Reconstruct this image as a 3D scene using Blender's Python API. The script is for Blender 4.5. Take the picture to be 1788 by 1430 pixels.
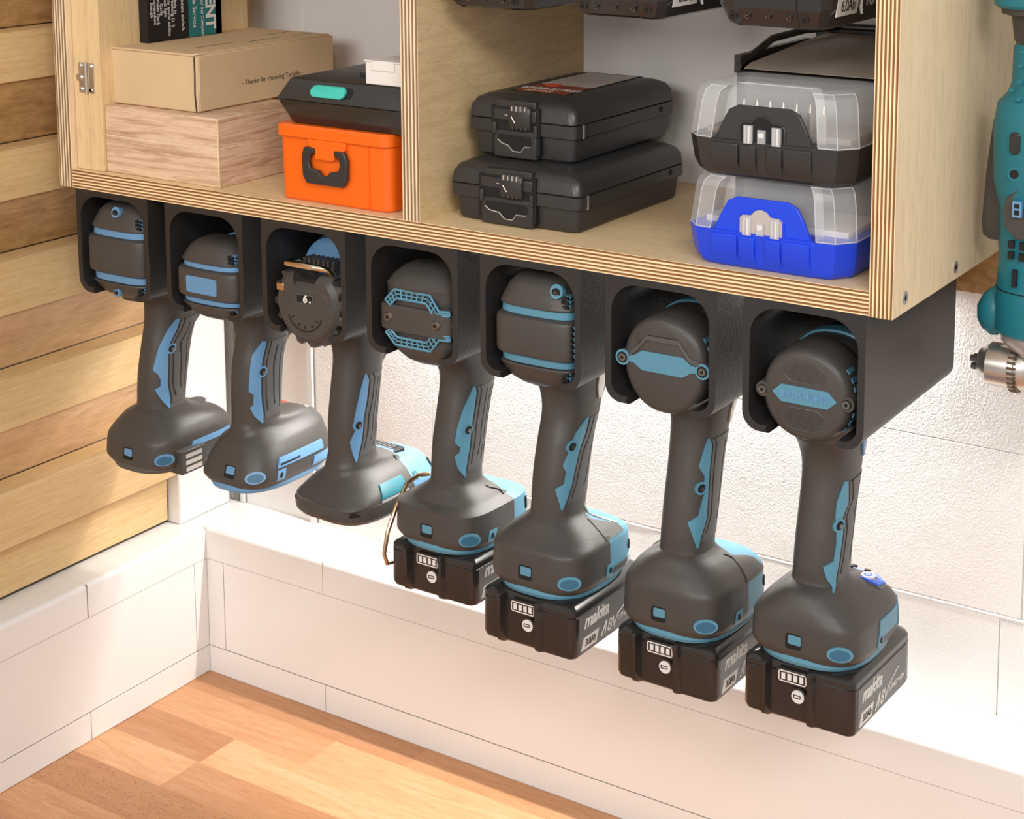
import bpy, bmesh, math, random
from mathutils import Vector, Matrix
random.seed(7)
for o in list(bpy.data.objects): bpy.data.objects.remove(o)
SC = bpy.context.scene
COL = SC.collection
K = .001                                  # everything below is written in millimetres
# ------------------------------------------------------------------ camera
cam = bpy.data.cameras.new('camera'); co = bpy.data.objects.new('camera', cam); COL.objects.link(co); SC.camera = co
CPOS = Vector((844.13, -832.97, 773.17)); TI, YA, RO = math.radians(8.279), math.radians(32.0662), math.radians(-.0181)
fw = Vector((-math.sin(YA)*math.cos(TI), math.cos(YA)*math.cos(TI), -math.sin(TI)))
rt = Vector((math.cos(YA), math.sin(YA), 0)); up = rt.cross(fw)
rt2 = rt*math.cos(RO) + up*math.sin(RO); up2 = rt2.cross(fw)
co.matrix_world = Matrix.Translation(CPOS*K) @ Matrix((rt2, up2, -fw)).transposed().to_4x4()
cam.sensor_width = 36; cam.lens = 2909.32/1788*36; cam.clip_start = .01
cam.shift_x = -(1013.18-894)/1788; cam.shift_y = -(715-132.86)/1788
# ------------------------------------------------------------------ world, lamps, exposure
W = bpy.data.worlds.new('room'); SC.world = W; W.use_nodes = True
W.node_tree.nodes['Background'].inputs[0].default_value = (1, .985, .965, 1)
W.node_tree.nodes['Background'].inputs[1].default_value = .62
def area(name, loc, target, sx, sy, power, col):
    l = bpy.data.lights.new(name, 'AREA'); l.shape = 'RECTANGLE'; l.size = sx; l.size_y = sy; l.energy = power; l.color = col
    o = bpy.data.objects.new(name, l); COL.objects.link(o); o.location = loc
    d = Vector(target)-Vector(loc); o.rotation_euler = d.to_track_quat('-Z', 'Y').to_euler(); return o
area('ceiling_lamp', (1.75, -1.5, 1.75), (.15, .1, .4), 1.0, .4, 25, (1, .955, .90))
area('fill_light', (.35, -1.9, 1.25), (.15, .1, .55), 1.3, .5, 18, (1, .975, .94))  # unseen frontal fill, added to brighten the cabinet interior
area('led_strip_light', (.17, .2655, .4545), (.17, .257, .1), .50, .007, 3.0, (1, .98, .95))
SC.view_settings.view_transform = 'Standard'; SC.view_settings.look = 'None'
SC.view_settings.exposure = .0; SC.view_settings.gamma = 1; SC.view_settings.use_curve_mapping = False

# ------------------------------------------------------------------ materials
def mat(name, col, rough=.5, metal=0, spec=.5, bump=0, bscale=300, alpha=1, trans=0, ior=1.45, coat=0, var=0, vscale=60):
    m = bpy.data.materials.new(name); m.use_nodes = True; nt = m.node_tree; b = nt.nodes['Principled BSDF']
    b.inputs['Base Color'].default_value = (*col, 1); b.inputs['Roughness'].default_value = rough
    b.inputs['Metallic'].default_value = metal; b.inputs['Specular IOR Level'].default_value = spec
    b.inputs['Alpha'].default_value = alpha; b.inputs['Transmission Weight'].default_value = trans; b.inputs['IOR'].default_value = ior
    b.inputs['Coat Weight'].default_value = coat
    tc = nt.nodes.new('ShaderNodeTexCoord')
    if bump:
        n = nt.nodes.new('ShaderNodeTexNoise'); n.inputs['Scale'].default_value = bscale; n.inputs['Detail'].default_value = 3
        nt.links.new(tc.outputs['Object'], n.inputs['Vector'])
        bp = nt.nodes.new('ShaderNodeBump'); bp.inputs['Strength'].default_value = bump; bp.inputs['Distance'].default_value = .001
        nt.links.new(n.outputs['Fac'], bp.inputs['Height']); nt.links.new(bp.outputs[0], b.inputs['Normal'])
    if var:
        n = nt.nodes.new('ShaderNodeTexNoise'); n.inputs['Scale'].default_value = vscale; n.inputs['Detail'].default_value = 4
        nt.links.new(tc.outputs['Object'], n.inputs['Vector'])
        r = nt.nodes.new('ShaderNodeMapRange'); r.inputs[3].default_value = 1-var; r.inputs[4].default_value = 1+var
        nt.links.new(n.outputs['Fac'], r.inputs[0])
        mx = nt.nodes.new('ShaderNodeVectorMath'); mx.operation = 'SCALE'; mx.inputs[0].default_value = col
        nt.links.new(r.outputs[0], mx.inputs['Scale']); nt.links.new(mx.outputs[0], b.inputs['Base Color'])
    return m
def wood(name, c1, c2, grain=(2, 40, 40), scale=9, rough=.5, dots=0, tone=False, bump=.08, dist=1.5, lo=.35, hi=.65):
    m = bpy.data.materials.new(name); m.use_nodes = True; nt = m.node_tree; b = nt.nodes['Principled BSDF']; L = nt.links.new
    b.inputs['Roughness'].default_value = rough; b.inputs['Specular IOR Level'].default_value = .35
    tc = nt.nodes.new('ShaderNodeTexCoord'); mp = nt.nodes.new('ShaderNodeMapping'); mp.inputs['Scale'].default_value = grain
    L(tc.outputs['Object'], mp.inputs[0])
    src = mp.outputs[0]
    if tone:
        at = nt.nodes.new('ShaderNodeAttribute'); at.attribute_name = 'tone'
        ad = nt.nodes.new('ShaderNodeVectorMath'); ad.operation = 'MULTIPLY_ADD'; ad.inputs[1].default_value = (37, 91, 13)
        L(at.outputs['Color'], ad.inputs[0]); L(src, ad.inputs[2]); src = ad.outputs[0]
    n = nt.nodes.new('ShaderNodeTexNoise'); n.inputs['Scale'].default_value = scale; n.inputs['Detail'].default_value = 6
    n.inputs['Distortion'].default_value = dist; n.inputs['Roughness'].default_value = .62; L(src, n.inputs['Vector'])
    r = nt.nodes.new('ShaderNodeMapRange'); r.inputs[1].default_value = lo; r.inputs[2].default_value = hi; L(n.outputs['Fac'], r.inputs[0])
    mx = nt.nodes.new('ShaderNodeMix'); mx.data_type = 'RGBA'; mx.inputs[6].default_value = (*c1, 1); mx.inputs[7].default_value = (*c2, 1)
    L(r.outputs[0], mx.inputs[0]); out = mx.outputs[2]
    # fine pores
    n2 = nt.nodes.new('ShaderNodeTexNoise'); n2.inputs['Scale'].default_value = scale*7; n2.inputs['Detail'].default_value = 3; L(src, n2.inputs['Vector'])
    r2 = nt.nodes.new('ShaderNodeMapRange'); r2.inputs[1].default_value = .3; r2.inputs[2].default_value = .5; r2.inputs[3].default_value = .86; r2.inputs[4].default_value = 1
    L(n2.outputs['Fac'], r2.inputs[0])
    sc = nt.nodes.new('ShaderNodeVectorMath'); sc.operation = 'SCALE'; L(out, sc.inputs[0]); L(r2.outputs[0], sc.inputs['Scale']); out = sc.outputs[0]
    if tone:
        sx = nt.nodes.new('ShaderNodeSeparateColor'); L(at.outputs['Color'], sx.inputs[0])
        m2 = nt.nodes.new('ShaderNodeVectorMath'); m2.operation = 'MULTIPLY'; L(out, m2.inputs[0])
        cr = nt.nodes.new('ShaderNodeValToRGB'); e = cr.color_ramp.elements
        e[0].color = (.50, .38, .30, 1); e[1].color = (.98, .96, .98, 1); L(sx.outputs[0], cr.inputs[0]); L(cr.outputs[0], m2.inputs[1]); out = m2.outputs[0]
        # speckled planks
        v = nt.nodes.new('ShaderNodeTexVoronoi'); v.inputs['Scale'].default_value = 1; mp2 = nt.nodes.new('ShaderNodeMapping'); mp2.inputs['Scale'].default_value = (260, 620, 300)
        L(tc.outputs['Object'], mp2.inputs[0]); L(mp2.outputs[0], v.inputs['Vector'])
        r3 = nt.nodes.new('ShaderNodeMapRange'); r3.inputs[1].default_value = .18; r3.inputs[2].default_value = .32; r3.inputs[3].default_value = .45; r3.inputs[4].default_value = 0
        L(v.outputs['Distance'], r3.inputs[0])
        mm = nt.nodes.new('ShaderNodeMath'); mm.operation = 'MULTIPLY'; L(r3.outputs[0], mm.inputs[0]); L(sx.outputs[1], mm.inputs[1])
        on = nt.nodes.new('ShaderNodeMath'); on.operation = 'SUBTRACT'; on.inputs[0].default_value = 1; L(mm.outputs[0], on.inputs[1])
        s2 = nt.nodes.new('ShaderNodeVectorMath'); s2.operation = 'SCALE'; L(out, s2.inputs[0]); L(on.outputs[0], s2.inputs['Scale']); out = s2.outputs[0]
    L(out, b.inputs['Base Color'])
    bp = nt.nodes.new('ShaderNodeBump'); bp.inputs['Strength'].default_value = bump; bp.inputs['Distance'].default_value = .0006
    L(n2.outputs['Fac'], bp.inputs['Height']); L(bp.outputs[0], b.inputs['Normal'])
    return m
def plyedge(name, axis, t=15., n=6, light=(.95, .73, .44), dark=(.19, .08, .028)):
    m = bpy.data.materials.new(name); m.use_nodes = True; nt = m.node_tree; b = nt.nodes['Principled BSDF']; L = nt.links.new
    b.inputs['Roughness'].default_value = .6; b.inputs['Specular IOR Level'].default_value = .3
    tc = nt.nodes.new('ShaderNodeTexCoord'); sp = nt.nodes.new('ShaderNodeSeparateXYZ'); L(tc.outputs['Object'], sp.inputs[0])
    mp = nt.nodes.new('ShaderNodeMapping'); mp.inputs['Scale'].default_value = (14, 14, 14); mp.inputs['Scale'].default_value[axis] = 260
    L(tc.outputs['Object'], mp.inputs[0])
    no = nt.nodes.new('ShaderNodeTexNoise'); no.inputs['Scale'].default_value = 2; no.inputs['Detail'].default_value = 5; L(mp.outputs[0], no.inputs['Vector'])
    a = nt.nodes.new('ShaderNodeMath'); a.operation = 'MULTIPLY'; a.inputs[1].default_value = n/(t*K); L(sp.outputs[axis], a.inputs[0])
    w = nt.nodes.new('ShaderNodeMath'); w.operation = 'MULTIPLY_ADD'; w.inputs[1].default_value = .22; L(no.outputs['Fac'], w.inputs[0]); L(a.outputs[0], w.inputs[2])
    f = nt.nodes.new('ShaderNodeMath'); f.operation = 'FRACT'; L(w.outputs[0], f.inputs[0])
    cr = nt.nodes.new('ShaderNodeValToRGB'); e = cr.color_ramp.elements
    e[0].position = 0; e[0].color = (*light, 1); e[1].position = 1; e[1].color = (*light, 1)
    for p, c in ((.42, light), (.48, dark), (.66, tuple(x*1.9 for x in dark)), (.78, dark), (.95, dark)):
        q = e.new(p); q.color = (*c, 1)
    L(f.outputs[0], cr.inputs[0])
    r = nt.nodes.new('ShaderNodeMapRange'); r.inputs[1].default_value = .3; r.inputs[2].default_value = .7; r.inputs[3].default_value = .8; r.inputs[4].default_value = 1.12; L(no.outputs['Fac'], r.inputs[0])
    s = nt.nodes.new('ShaderNodeVectorMath'); s.operation = 'SCALE'; L(cr.outputs[0], s.inputs[0]); L(r.outputs[0], s.inputs['Scale']); L(s.outputs[0], b.inputs['Base Color'])
    return m
def rough_wall(name, col):
    m = mat(name, col, .75, spec=.25); nt = m.node_tree; b = nt.nodes['Principled BSDF']; L = nt.links.new
    tc = nt.nodes.new('ShaderNodeTexCoord')
    n = nt.nodes.new('ShaderNodeTexNoise'); n.inputs['Scale'].default_value = 640; n.inputs['Detail'].default_value = 2.5; n.inputs['Distortion'].default_value = .6; L(tc.outputs['Object'], n.inputs['Vector'])
    n2 = nt.nodes.new('ShaderNodeTexNoise'); n2.inputs['Scale'].default_value = 28; n2.inputs['Detail'].default_value = 3; L(tc.outputs['Object'], n2.inputs['Vector'])
    a = nt.nodes.new('ShaderNodeMath'); a.operation = 'MULTIPLY_ADD'; a.inputs[1].default_value = 1.4; L(n2.outputs['Fac'], a.inputs[0]); L(n.outputs['Fac'], a.inputs[2])
    bp = nt.nodes.new('ShaderNodeBump'); bp.inputs['Strength'].default_value = .6; bp.inputs['Distance'].default_value = .0012
    L(a.outputs[0], bp.inputs['Height']); L(bp.outputs[0], b.inputs['Normal']); return m
M = {}
M['birch'] = wood('birch_plywood', (.78, .585, .33), (.62, .44, .225), (3, 3, 22), 6, .5, lo=.3, hi=.75, dist=.8)
M['birch_x'] = wood('birch_plywood_x', (.83, .63, .37), (.74, .52, .28), (3, 18, 18), 6, .5, lo=.3, hi=.75, dist=.8)
M['birch_pale'] = wood('birch_pale', (.86, .69, .46), (.78, .60, .38), (14, 14, 1.5), 5, .5, lo=.3, hi=.8, dist=.6)
M['doorwood'] = wood('door_wood', (.80, .60, .34), (.70, .49, .25), (14, 14, 1.5), 5, .5, lo=.3, hi=.8, dist=.6)
M['cleat3'] = wood('cleat_board_pink', (.70, .48, .28), (.56, .35, .18), (10, 2.2, 12), 5, .45, lo=.35, hi=.7, dist=2.)
M['cleat'] = wood('cleat_pine', (.74, .54, .29), (.64, .43, .20), (10, 1.6, 24), 7, .45, lo=.3, hi=.7)
M['cleat2'] = wood('cleat_board', (.58, .36, .16), (.34, .19, .075), (10, 2.2, 12), 5, .45, lo=.35, hi=.7, dist=2.6)  # shade of the recessed boards put into a darker wood; rail shares it
M['beech'] = wood('beech', (.78, .56, .39), (.47, .28, .17), (3, 3, 60), 4, .5, lo=.44, hi=.66, dist=1.2, bump=.15)
M['worktop'] = wood('worktop_beech', (.80, .46, .25), (.68, .35, .16), (1.6, 14, 14), 7, .32, tone=True, lo=.3, hi=.7)
M['edge_z'] = plyedge('plywood_edge_z', 2); M['edge_x'] = plyedge('plywood_edge_x', 0)
M['edge_x2'] = plyedge('plywood_edge_grey', 0, 15, 5, (.86, .70, .48), (.20, .12, .06))
M['white'] = mat('white_laminate', (.80, .785, .77), .33, spec=.5)
M['seam'] = mat('seam', (.25, .22, .19), .8)
M['wall'] = rough_wall('painted_block', (.87, .85, .825))
M['panelwhite'] = mat('white_panel', (.80, .77, .76), .35)
M['pla'] = mat('printed_black', (.022, .020, .0195), .40, spec=.6, bump=.25, bscale=500)
M['rubber'] = mat('dark_rubber', (.062, .055, .050), .42, spec=.5, bump=.12, bscale=900, var=.12, vscale=40)
M['rubber2'] = mat('dark_grip', (.085, .080, .078), .4, spec=.5)
M['blackp'] = mat('black_plastic', (.022, .019, .018), .22, spec=.6, coat=.2)
M['case'] = mat('case_plastic', (.030, .029, .028), .36, spec=.6, bump=.15, bscale=400)
M['blue'] = mat('tool_blue', (.095, .265, .37), .4); M['blueL'] = mat('tool_blue_light', (.13, .29, .50), .38)
M['teal'] = mat('drill_teal', (.015, .17, .22), .35, bump=.05, bscale=200)
M['dark'] = mat('hole_black', (.006, .006, .006), .7)
M['steel'] = mat('steel', (.62, .58, .53), .32, .9); M['steeld'] = mat('steel_dark', (.25, .23, .21), .32, 1); M['gold'] = mat('belt_hook_metal', (.72, .52, .32), .2, 1)
M['silver'] = mat('cast_metal', (.62, .58, .54), .38, .7)
M['orange'] = mat('orange_plastic', (.89, .145, .008), .32); M['mint'] = mat('mint_plastic', (.06, .55, .45), .4, bump=.5, bscale=900)
M['cobalt'] = mat('cobalt_plastic', (.012, .06, .72), .3); M['card'] = mat('cardboard', (.66, .48, .29), .8, spec=.2, bump=.2, bscale=120, var=.08, vscale=30)
M['cardin'] = mat('cardboard_edge', (.74, .60, .42), .8); M['whitebox'] = mat('white_card', (.80, .76, .72), .6)
M['clear'] = mat('clear_lid', (.93, .94, .95), .12, trans=.0, alpha=.24, spec=.8); M['clearrim'] = mat('clear_lid_edge', (.8, .8, .83), .15, alpha=.45, spec=.8)
M['print'] = mat('white_print', (.72, .70, .67), .45); M['gray'] = mat('label_grey', (.12, .115, .11), .4); M['ink'] = mat('ink', (.05, .035, .03), .7)
M['red'] = mat('red_button', (.75, .07, .04), .4); M['tealbox'] = mat('teal_print', (.015, .16, .17), .5); M['blackbox'] = mat('black_print', (.008, .007, .008), .5)
M['disp'] = mat('display_blue', (.03, .12, .65), .3); M['labelred'] = mat('label_red', (.22, .035, .02), .35); M['labelgrey'] = mat('label_pale', (.5, .44, .41), .35)
M['smoke'] = mat('smoked_tray', (.30, .25, .21), .3); M['bluedk'] = mat('tool_blue_recess', (.035, .13, .22), .45)

# ------------------------------------------------------------------ mesh helper
class MB:
    def __init__(s): s.v = []; s.f = []; s.m = []; s.mats = []
    def mi(s, m):
        if m not in s.mats: s.mats.append(m)
        return s.mats.index(m)
    def add(s, vs, fs, m):
        b = len(s.v); s.v += [tuple(v) for v in vs]; i = s.mi(m)
        for f in fs: s.f.append([b+k for k in f]); s.m.append(i)
        return s
    def box(s, x0, x1, y0, y1, z0, z1, m, fm=None):
        vs = [(x, y, z) for x in (x0, x1) for y in (y0, y1) for z in (z0, z1)]
        F = {'-x': (0, 1, 3, 2), '+x': (4, 6, 7, 5), '-y': (0, 4, 5, 1), '+y': (2, 3, 7, 6), '-z': (0, 2, 6, 4), '+z': (1, 5, 7, 3)}
        b = len(s.v); s.v += vs
        for k, f in F.items(): s.f.append([b+q for q in f]); s.m.append(s.mi((fm or {}).get(k, m)))
        return s
    def loft(s, rings, m, cap=True):
        n = len(rings[0]); vs = [p for r in rings for p in r]; fs = []
        for k in range(len(rings)-1):
            for i in range(n):
                j = (i+1) % n; fs.append((k*n+i, k*n+j, (k+1)*n+j, (k+1)*n+i))
        if cap: fs.append(tuple(reversed(range(n)))); fs.append(tuple((len(rings)-1)*n+i for i in range(n)))
        return s.add(vs, fs, m)
    def prism(s, poly, ax, a, b, m):
        # poly in the two other axes, in xyz order
        def P(p, t):
            q = list(p); q.insert(ax, t); return q
        return s.loft([[P(p, a) for p in poly], [P(p, b) for p in poly]], m)
    def cyl(s, c, d, r, h, m, seg=20, r2=None, rings=None):
        c = Vector(c); d = Vector(d).normalized(); u = d.orthogonal().normalized(); w = d.cross(u)
        rs = rings or [(0, r), (h, r if r2 is None else r2)]
        return s.loft([[c+d*t+(u*math.cos(2*math.pi*i/seg)+w*math.sin(2*math.pi*i/seg))*max(q, .01) for i in range(seg)] for t, q in rs], m)
    def tube(s, pts, r, m, seg=10):
        pts = [Vector(p) for p in pts]; rings = []; u = None
        for i, p in enumerate(pts):
            d = (pts[min(i+1, len(pts)-1)]-pts[max(i-1, 0)]).normalized()
            if u is None: u = d.orthogonal().normalized()
            u = (u-d*u.dot(d)).normalized(); w = d.cross(u)
            rings.append([p+(u*math.cos(2*math.pi*k/seg)+w*math.sin(2*math.pi*k/seg))*r for k in range(seg)])
        return s.loft(rings, m)
def finish(name, mb, parent=None, org=(0, 0, 0), bevel=0, seg=2, smooth=.6, rot=None, warp=None, **props):
    me = bpy.data.meshes.new(name)
    vs = mb.v if warp is None else [warp(v) for v in mb.v]
    me.from_pydata([((v[0]-org[0])*K, (v[1]-org[1])*K, (v[2]-org[2])*K) for v in vs], [], mb.f)
    for m in mb.mats: me.materials.append(M[m])
    for i, p in enumerate(me.polygons): p.material_index = mb.m[i]
    bm = bmesh.new(); bm.from_mesh(me); bmesh.ops.recalc_face_normals(bm, faces=bm.faces); bm.to_mesh(me); bm.free()
    if smooth:
        me.polygons.foreach_set('use_smooth', [True]*len(me.polygons)); me.set_sharp_from_angle(angle=smooth)
    o = bpy.data.objects.new(name, me); COL.objects.link(o)
    if parent is not None: o.parent = parent
    else: o.location = Vector(org)*K
    if bevel:
        b = o.modifiers.new('bevel', 'BEVEL'); b.width = bevel*K; b.segments = seg; b.limit_method = 'ANGLE'; b.angle_limit = .7
    for k, v in props.items(): o[k] = v
    return o
def empty(name, org, label, cat, group=None):
    o = bpy.data.objects.new(name, None); COL.objects.link(o); o.location = Vector(org)*K; o.empty_display_size = .02
    o['label'] = label; o['category'] = cat
    if group: o['group'] = group
    return o
def text_mb(txt, size, m, place, shear=0, depth=.15, bold=0, space=1):
    """place(u, v, w) -> world mm; u along text, v up, w out of the face. Centred on 0."""
    c = bpy.data.curves.new('t', 'FONT'); c.body = txt; c.size = size; c.shear = shear; c.extrude = depth; c.offset = bold; c.space_character = space
    c.align_x = 'CENTER'; c.align_y = 'CENTER'; c.resolution_u = 3
    o = bpy.data.objects.new('t', c); COL.objects.link(o); bpy.context.view_layer.update()
    me = bpy.data.meshes.new_from_object(o.evaluated_get(bpy.context.evaluated_depsgraph_get()))
    mb = MB(); mb.add([place(v.co.x, v.co.y, v.co.z) for v in me.vertices], [tuple(p.vertices) for p in me.polygons], m)
    bpy.data.objects.remove(o); bpy.data.curves.remove(c); bpy.data.meshes.remove(me); return mb
def join(a, b):
    for i, f in enumerate(b.f): a.add([], [], b.mats[0])
    off = len(a.v); a.v += b.v
    for i, f in enumerate(b.f): a.f.append([off+q for q in f]); a.m.append(a.mi(b.mats[b.m[i]]))
    return a
def se(a, b, n, k, c=(0, 0)):
    """superellipse outline, k points; b may be (bneg, bpos)"""
    out = []
    for i in range(k):
        t = 2*math.pi*i/k; cs, sn = math.cos(t), math.sin(t)
        bb = b if not isinstance(b, tuple) else (b[1] if sn > 0 else b[0])
        out.append((c[0]+a*math.copysign(abs(cs)**(2/n), cs), c[1]+bb*math.copysign(abs(sn)**(2/n), sn)))
    return out
def rrect(x0, x1, y0, y1, r, seg=6):
    if not isinstance(r, (list, tuple)): r = [r]*4
    out = []
    for (cx, cy, a0), q in zip([(x0, y0, 180), (x1, y0, 270), (x1, y1, 0), (x0, y1, 90)], r):
        cx += q if cx == x0 else -q; cy += q if cy == y0 else -q
        for k in range(seg+1):
            t = math.radians(a0+90*k/seg); out.append((cx+q*math.cos(t), cy+q*math.sin(t)))
    return out
def interp(tab, z):
    """piecewise smooth (monotone cubic) interpolation, tab sorted by key"""
    if z <= tab[0][0]: return list(tab[0][1:])
    if z >= tab[-1][0]: return list(tab[-1][1:])
    for i in range(len(tab)-1):
        if tab[i][0] <= z <= tab[i+1][0]: break
    a, b = tab[i], tab[i+1]; h = b[0]-a[0]; t = (z-a[0])/h; out = []
    for c in range(1, len(a)):
        d = (b[c]-a[c])/h
        def sl(j):
            if j <= 0 or j >= len(tab)-1: return d
            d0 = (tab[j][c]-tab[j-1][c])/(tab[j][0]-tab[j-1][0]); d1 = (tab[j+1][c]-tab[j][c])/(tab[j+1][0]-tab[j][0])
            return 0 if d0*d1 <= 0 else 2*d0*d1/(d0+d1)
        m0, m1 = sl(i), sl(i+1)
        out.append((2*t**3-3*t**2+1)*a[c]+(t**3-2*t**2+t)*h*m0+(-2*t**3+3*t**2)*b[c]+(t**3-t**2)*h*m1)
    return out

# ------------------------------------------------------------------ setting
wt = MB()
rows = [(188.5, 221, [(-264, 30, .42, 0), (30, 400, .55, 0), (400, 1100, .4, 0)]),  # row along the ledge toned down to stand for its shadow
        (145, 188.5, [(-264, -44, .62, 0), (-44, 175, .85, 0), (175, 480, .7, 0), (480, 1100, .6, 0)]),
        (101.7, 145, [(-264, -120, .28, 0), (-120, 110, .92, 0), (110, 420, .8, 0), (420, 1100, .7, 0)]),
        (58.5, 101.7, [(-264, -122, .80, .15), (-122, 120, .42, 0), (120, 500, .75, 0), (500, 1100, .8, 0)]),
        (12, 58.5, [(-264, -20, .34, 1.), (-20, 260, .5, .5), (260, 1100, .6, 0)]),
        (-32, 12, [(-264, 60, .62, .6), (60, 300, .7, 0), (300, 1100, .5, 0)])]
y = -32
while y > -700:
    x = -264; cells = []
    while x < 1100:
        w = random.uniform(120, 320); cells.append((x, min(x+w, 1100), random.uniform(.3, .95), random.choice((0, 0, .4)))); x += w
    rows.append((y-44, y, cells)); y -= 44
tone = []
for y0, y1, cells in rows:
    for x0, x1, t, sp in cells:
        wt.add([(x0+.05, y0+.05, 0), (x1-.05, y0+.05, 0), (x1-.05, y1-.05, 0), (x0+.05, y1-.05, 0)], [(0, 1, 2, 3)], 'worktop'); tone.append((t, sp, (x0*7.3+y0*3.1) % 1))
nq = len(tone)
wt.box(-264, 1100, -720, 221, -40, -.15, 'worktop'); tone += [(.2, 0, 0)]*6
o = finish('worktop', wt, smooth=0, kind='structure')
ca = o.data.color_attributes.new('tone', 'FLOAT_COLOR', 'CORNER')
for p, t in zip(o.data.polygons, tone):
    for li in p.loop_indices: ca.data[li].color = (*t, 1)
# low white ledge running round the corner
def trim(n, mb, bevel=.5): return finish('trim_%d' % n, mb, bevel=bevel, kind='structure')
g = .32
b = MB(); b.box(-223.2, -83.3-g, 220.7, 236, .4, 25.7-g, 'white').box(-83.3+g, 1100, 220.7, 236, .4, 25.7-g, 'white'); trim(1, b, .3)
b = MB(); b.box(-203, 1100, 220.95, 236, 25.7+g, 110.7-g, 'white').box(-223.2, -203.5, 220.7, 236, 25.7+g, 110.7-g, 'white'); trim(2, b, .3)
def lipp(f, k, zt=141, r=4.2): return [(f+r*(1-math.cos(math.radians(q)))*1, zt-r+r*math.sin(math.radians(q))) for q in range(0, 91, 15)]
lp = [(220.5, 110.7+g)]+lipp(220.5, 1)+[(283, 141), (283, 110.7+g)]
b = MB(); b.prism(lp, 0, -223.5, -83.3-g, 'white').prism(lp, 0, -83.3+g, 1100, 'white'); finish('trim_3', b, kind='structure', smooth=.5)
b = MB(); b.box(-262, -223.7, -700, 78.6-g, .4, 25.7-g, 'white').box(-262, -223.7, 78.6+g, 236, .4, 25.7-g, 'white'); trim(4, b, .3)
b = MB(); b.box(-262, -223.95, -700, 205, 25.7+g, 110.7-g, 'white').box(-262, -223.7, 205.5, 236, 25.7+g, 110.7-g, 'white'); trim(5, b, .3)
lp = [(-223.5, 110.7+g)]+[(-223.5-(y_-219.6), z_) for y_, z_ in lipp(219.6, 1)]+[(-262, 141), (-262, 110.7+g)]
b = MB(); b.prism(lp, 1, -700, 80-g, 'white').prism(lp, 1, 80+g, 220.3, 'white').box(-262, -224, 220.6, 283, 110.7+g, 140.96, 'white'); finish('trim_6', b, kind='structure', smooth=.5)
b = MB(); b.box(-83.8, -82.8, 221.4, 235, .4, 25.7, 'seam').box(-223, 1100, 221.0, 235, 25.4, 26, 'seam').box(-223, 1100, 221.1, 235, 110.3, 111.1, 'seam').box(-83.8, -82.8, 221.1, 282, 111, 139.8, 'seam').box(-203.6, -202.9, 221.1, 235, 26, 110, 'seam')
b.box(-235, -224.0, 78.1, 79.1, .4, 25.7, 'seam').box(-235, -224.0, -700, 235, 25.4, 26, 'seam').box(-235, -224.1, -700, 235, 110.3, 111.1, 'seam').box(-261, -223.4, 79.5, 80.5, 111, 140.4, 'seam').box(-235, -224.4, 204.9, 205.6, 26, 110, 'seam').box(-235, -223.9, 219.3, 219.7, 111, 140, 'seam')
b.box(-270, 1100, 236.5, 240, 0, 110, 'seam').box(-275, -262.5, -700, 240, 0, 141, 'seam'); finish('trim_7', b, kind='structure')
b = MB(); b.box(-278.5, -246, 211.2, 276.4, 141.15, 760, 'white'); trim(8, b, 1.5)          # upright board in the corner
b = MB(); b.box(-148.5, -142.5, 279.4, 283.2, 141.2, 760, 'white').box(-141.9, -140.9, 282, 283.2, 141.2, 760, 'seam'); trim(9, b, .3)
b = MB(); b.box(-235.6, -231.8, 280.6, 283.2, 141.2, 760, 'white').box(-231.6, -230.9, 282.2, 283.2, 141.2, 760, 'seam').box(-246, -240, 281, 283.2, 141.2, 760, 'seam'); trim(10, b, .2)
# back wall of painted blocks with joints
w = MB(); w.box(-300, 1150, 285.2, 300, -40, 900, 'wall')
xs0 = [-300, 1150]; xs1 = [-300, 516-262, 385+131*0, 516, 778, 1040, 1150]
w.box(-300, 254, 283.2, 286, 120, 215.6, 'wall'); w.box(254.9, 500, 283.2, 286, 120, 215.2, 'wall'); w.box(500.9, 1150, 283.2, 286, 120, 213.6, 'wall')
xs = [-300, -8, 123, 254, 385, 516, 778, 1040, 1150]
for a, c in zip(xs, xs[1:]): w.box(a+(.5 if a > 300 else .05), c-(.5 if c > 300 else .05), 283.2, 286, 218.2, 340, 'wall')
w.box(-300, 1150, 283.2, 286, 340.2, 900, 'wall')
for a in range(-300, 1150, 30): w.cyl((a, 284.2+random.uniform(-.15, .15), 216.6), (1, 0, 0), 1.5, 31, 'wall', 8)
finish('wall_back', w, bevel=.8, kind='structure')
# left wall of cleats
w = MB(); w.box(-285, -278.5, -700, 283, 141, 760, 'white'); finish('wall_left', w, smooth=0, kind='structure')
def board(z0, z1, front, name, label, group, mt, y1=209, bev=0):
    b = MB()
    if bev: b.prism([(-278, z0), (-272, z0), (-249, z1), (-278, z1)], 1, -700, y1, mt)
    else: b.box(-272 if front > -250 else -278, front, -700, y1, z0, z1, mt)
    return finish(name, b, org=(front, -245, z0), bevel=.8, label=label, category='wooden board', group=group)
cl = [(190.4, 238.8), (290.3, 333), (386, 430.6), (480, 521.2), (575.5, 616), (671, 713)]
cn = ['lowest raised', 'second raised from the bottom', 'third raised from the bottom', 'fourth raised from the bottom', 'raised slat level with the upper cardboard box', 'topmost raised']
for i, (a, c) in enumerate(cl):
    board(a, c, -246, 'cleat_board', '%s pale wooden slat on the left wall' % cn[i] if 'slat' not in cn[i] else 'pale wooden %s on the left wall' % cn[i], 'raised wooden slats on the left wall', 'cleat')
rc = [(144, 190), (239.1, 290), (333.3, 385.7), (430.9, 479.7), (521.5, 575.2), (616.3, 670.7), (713.3, 755)]
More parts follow.
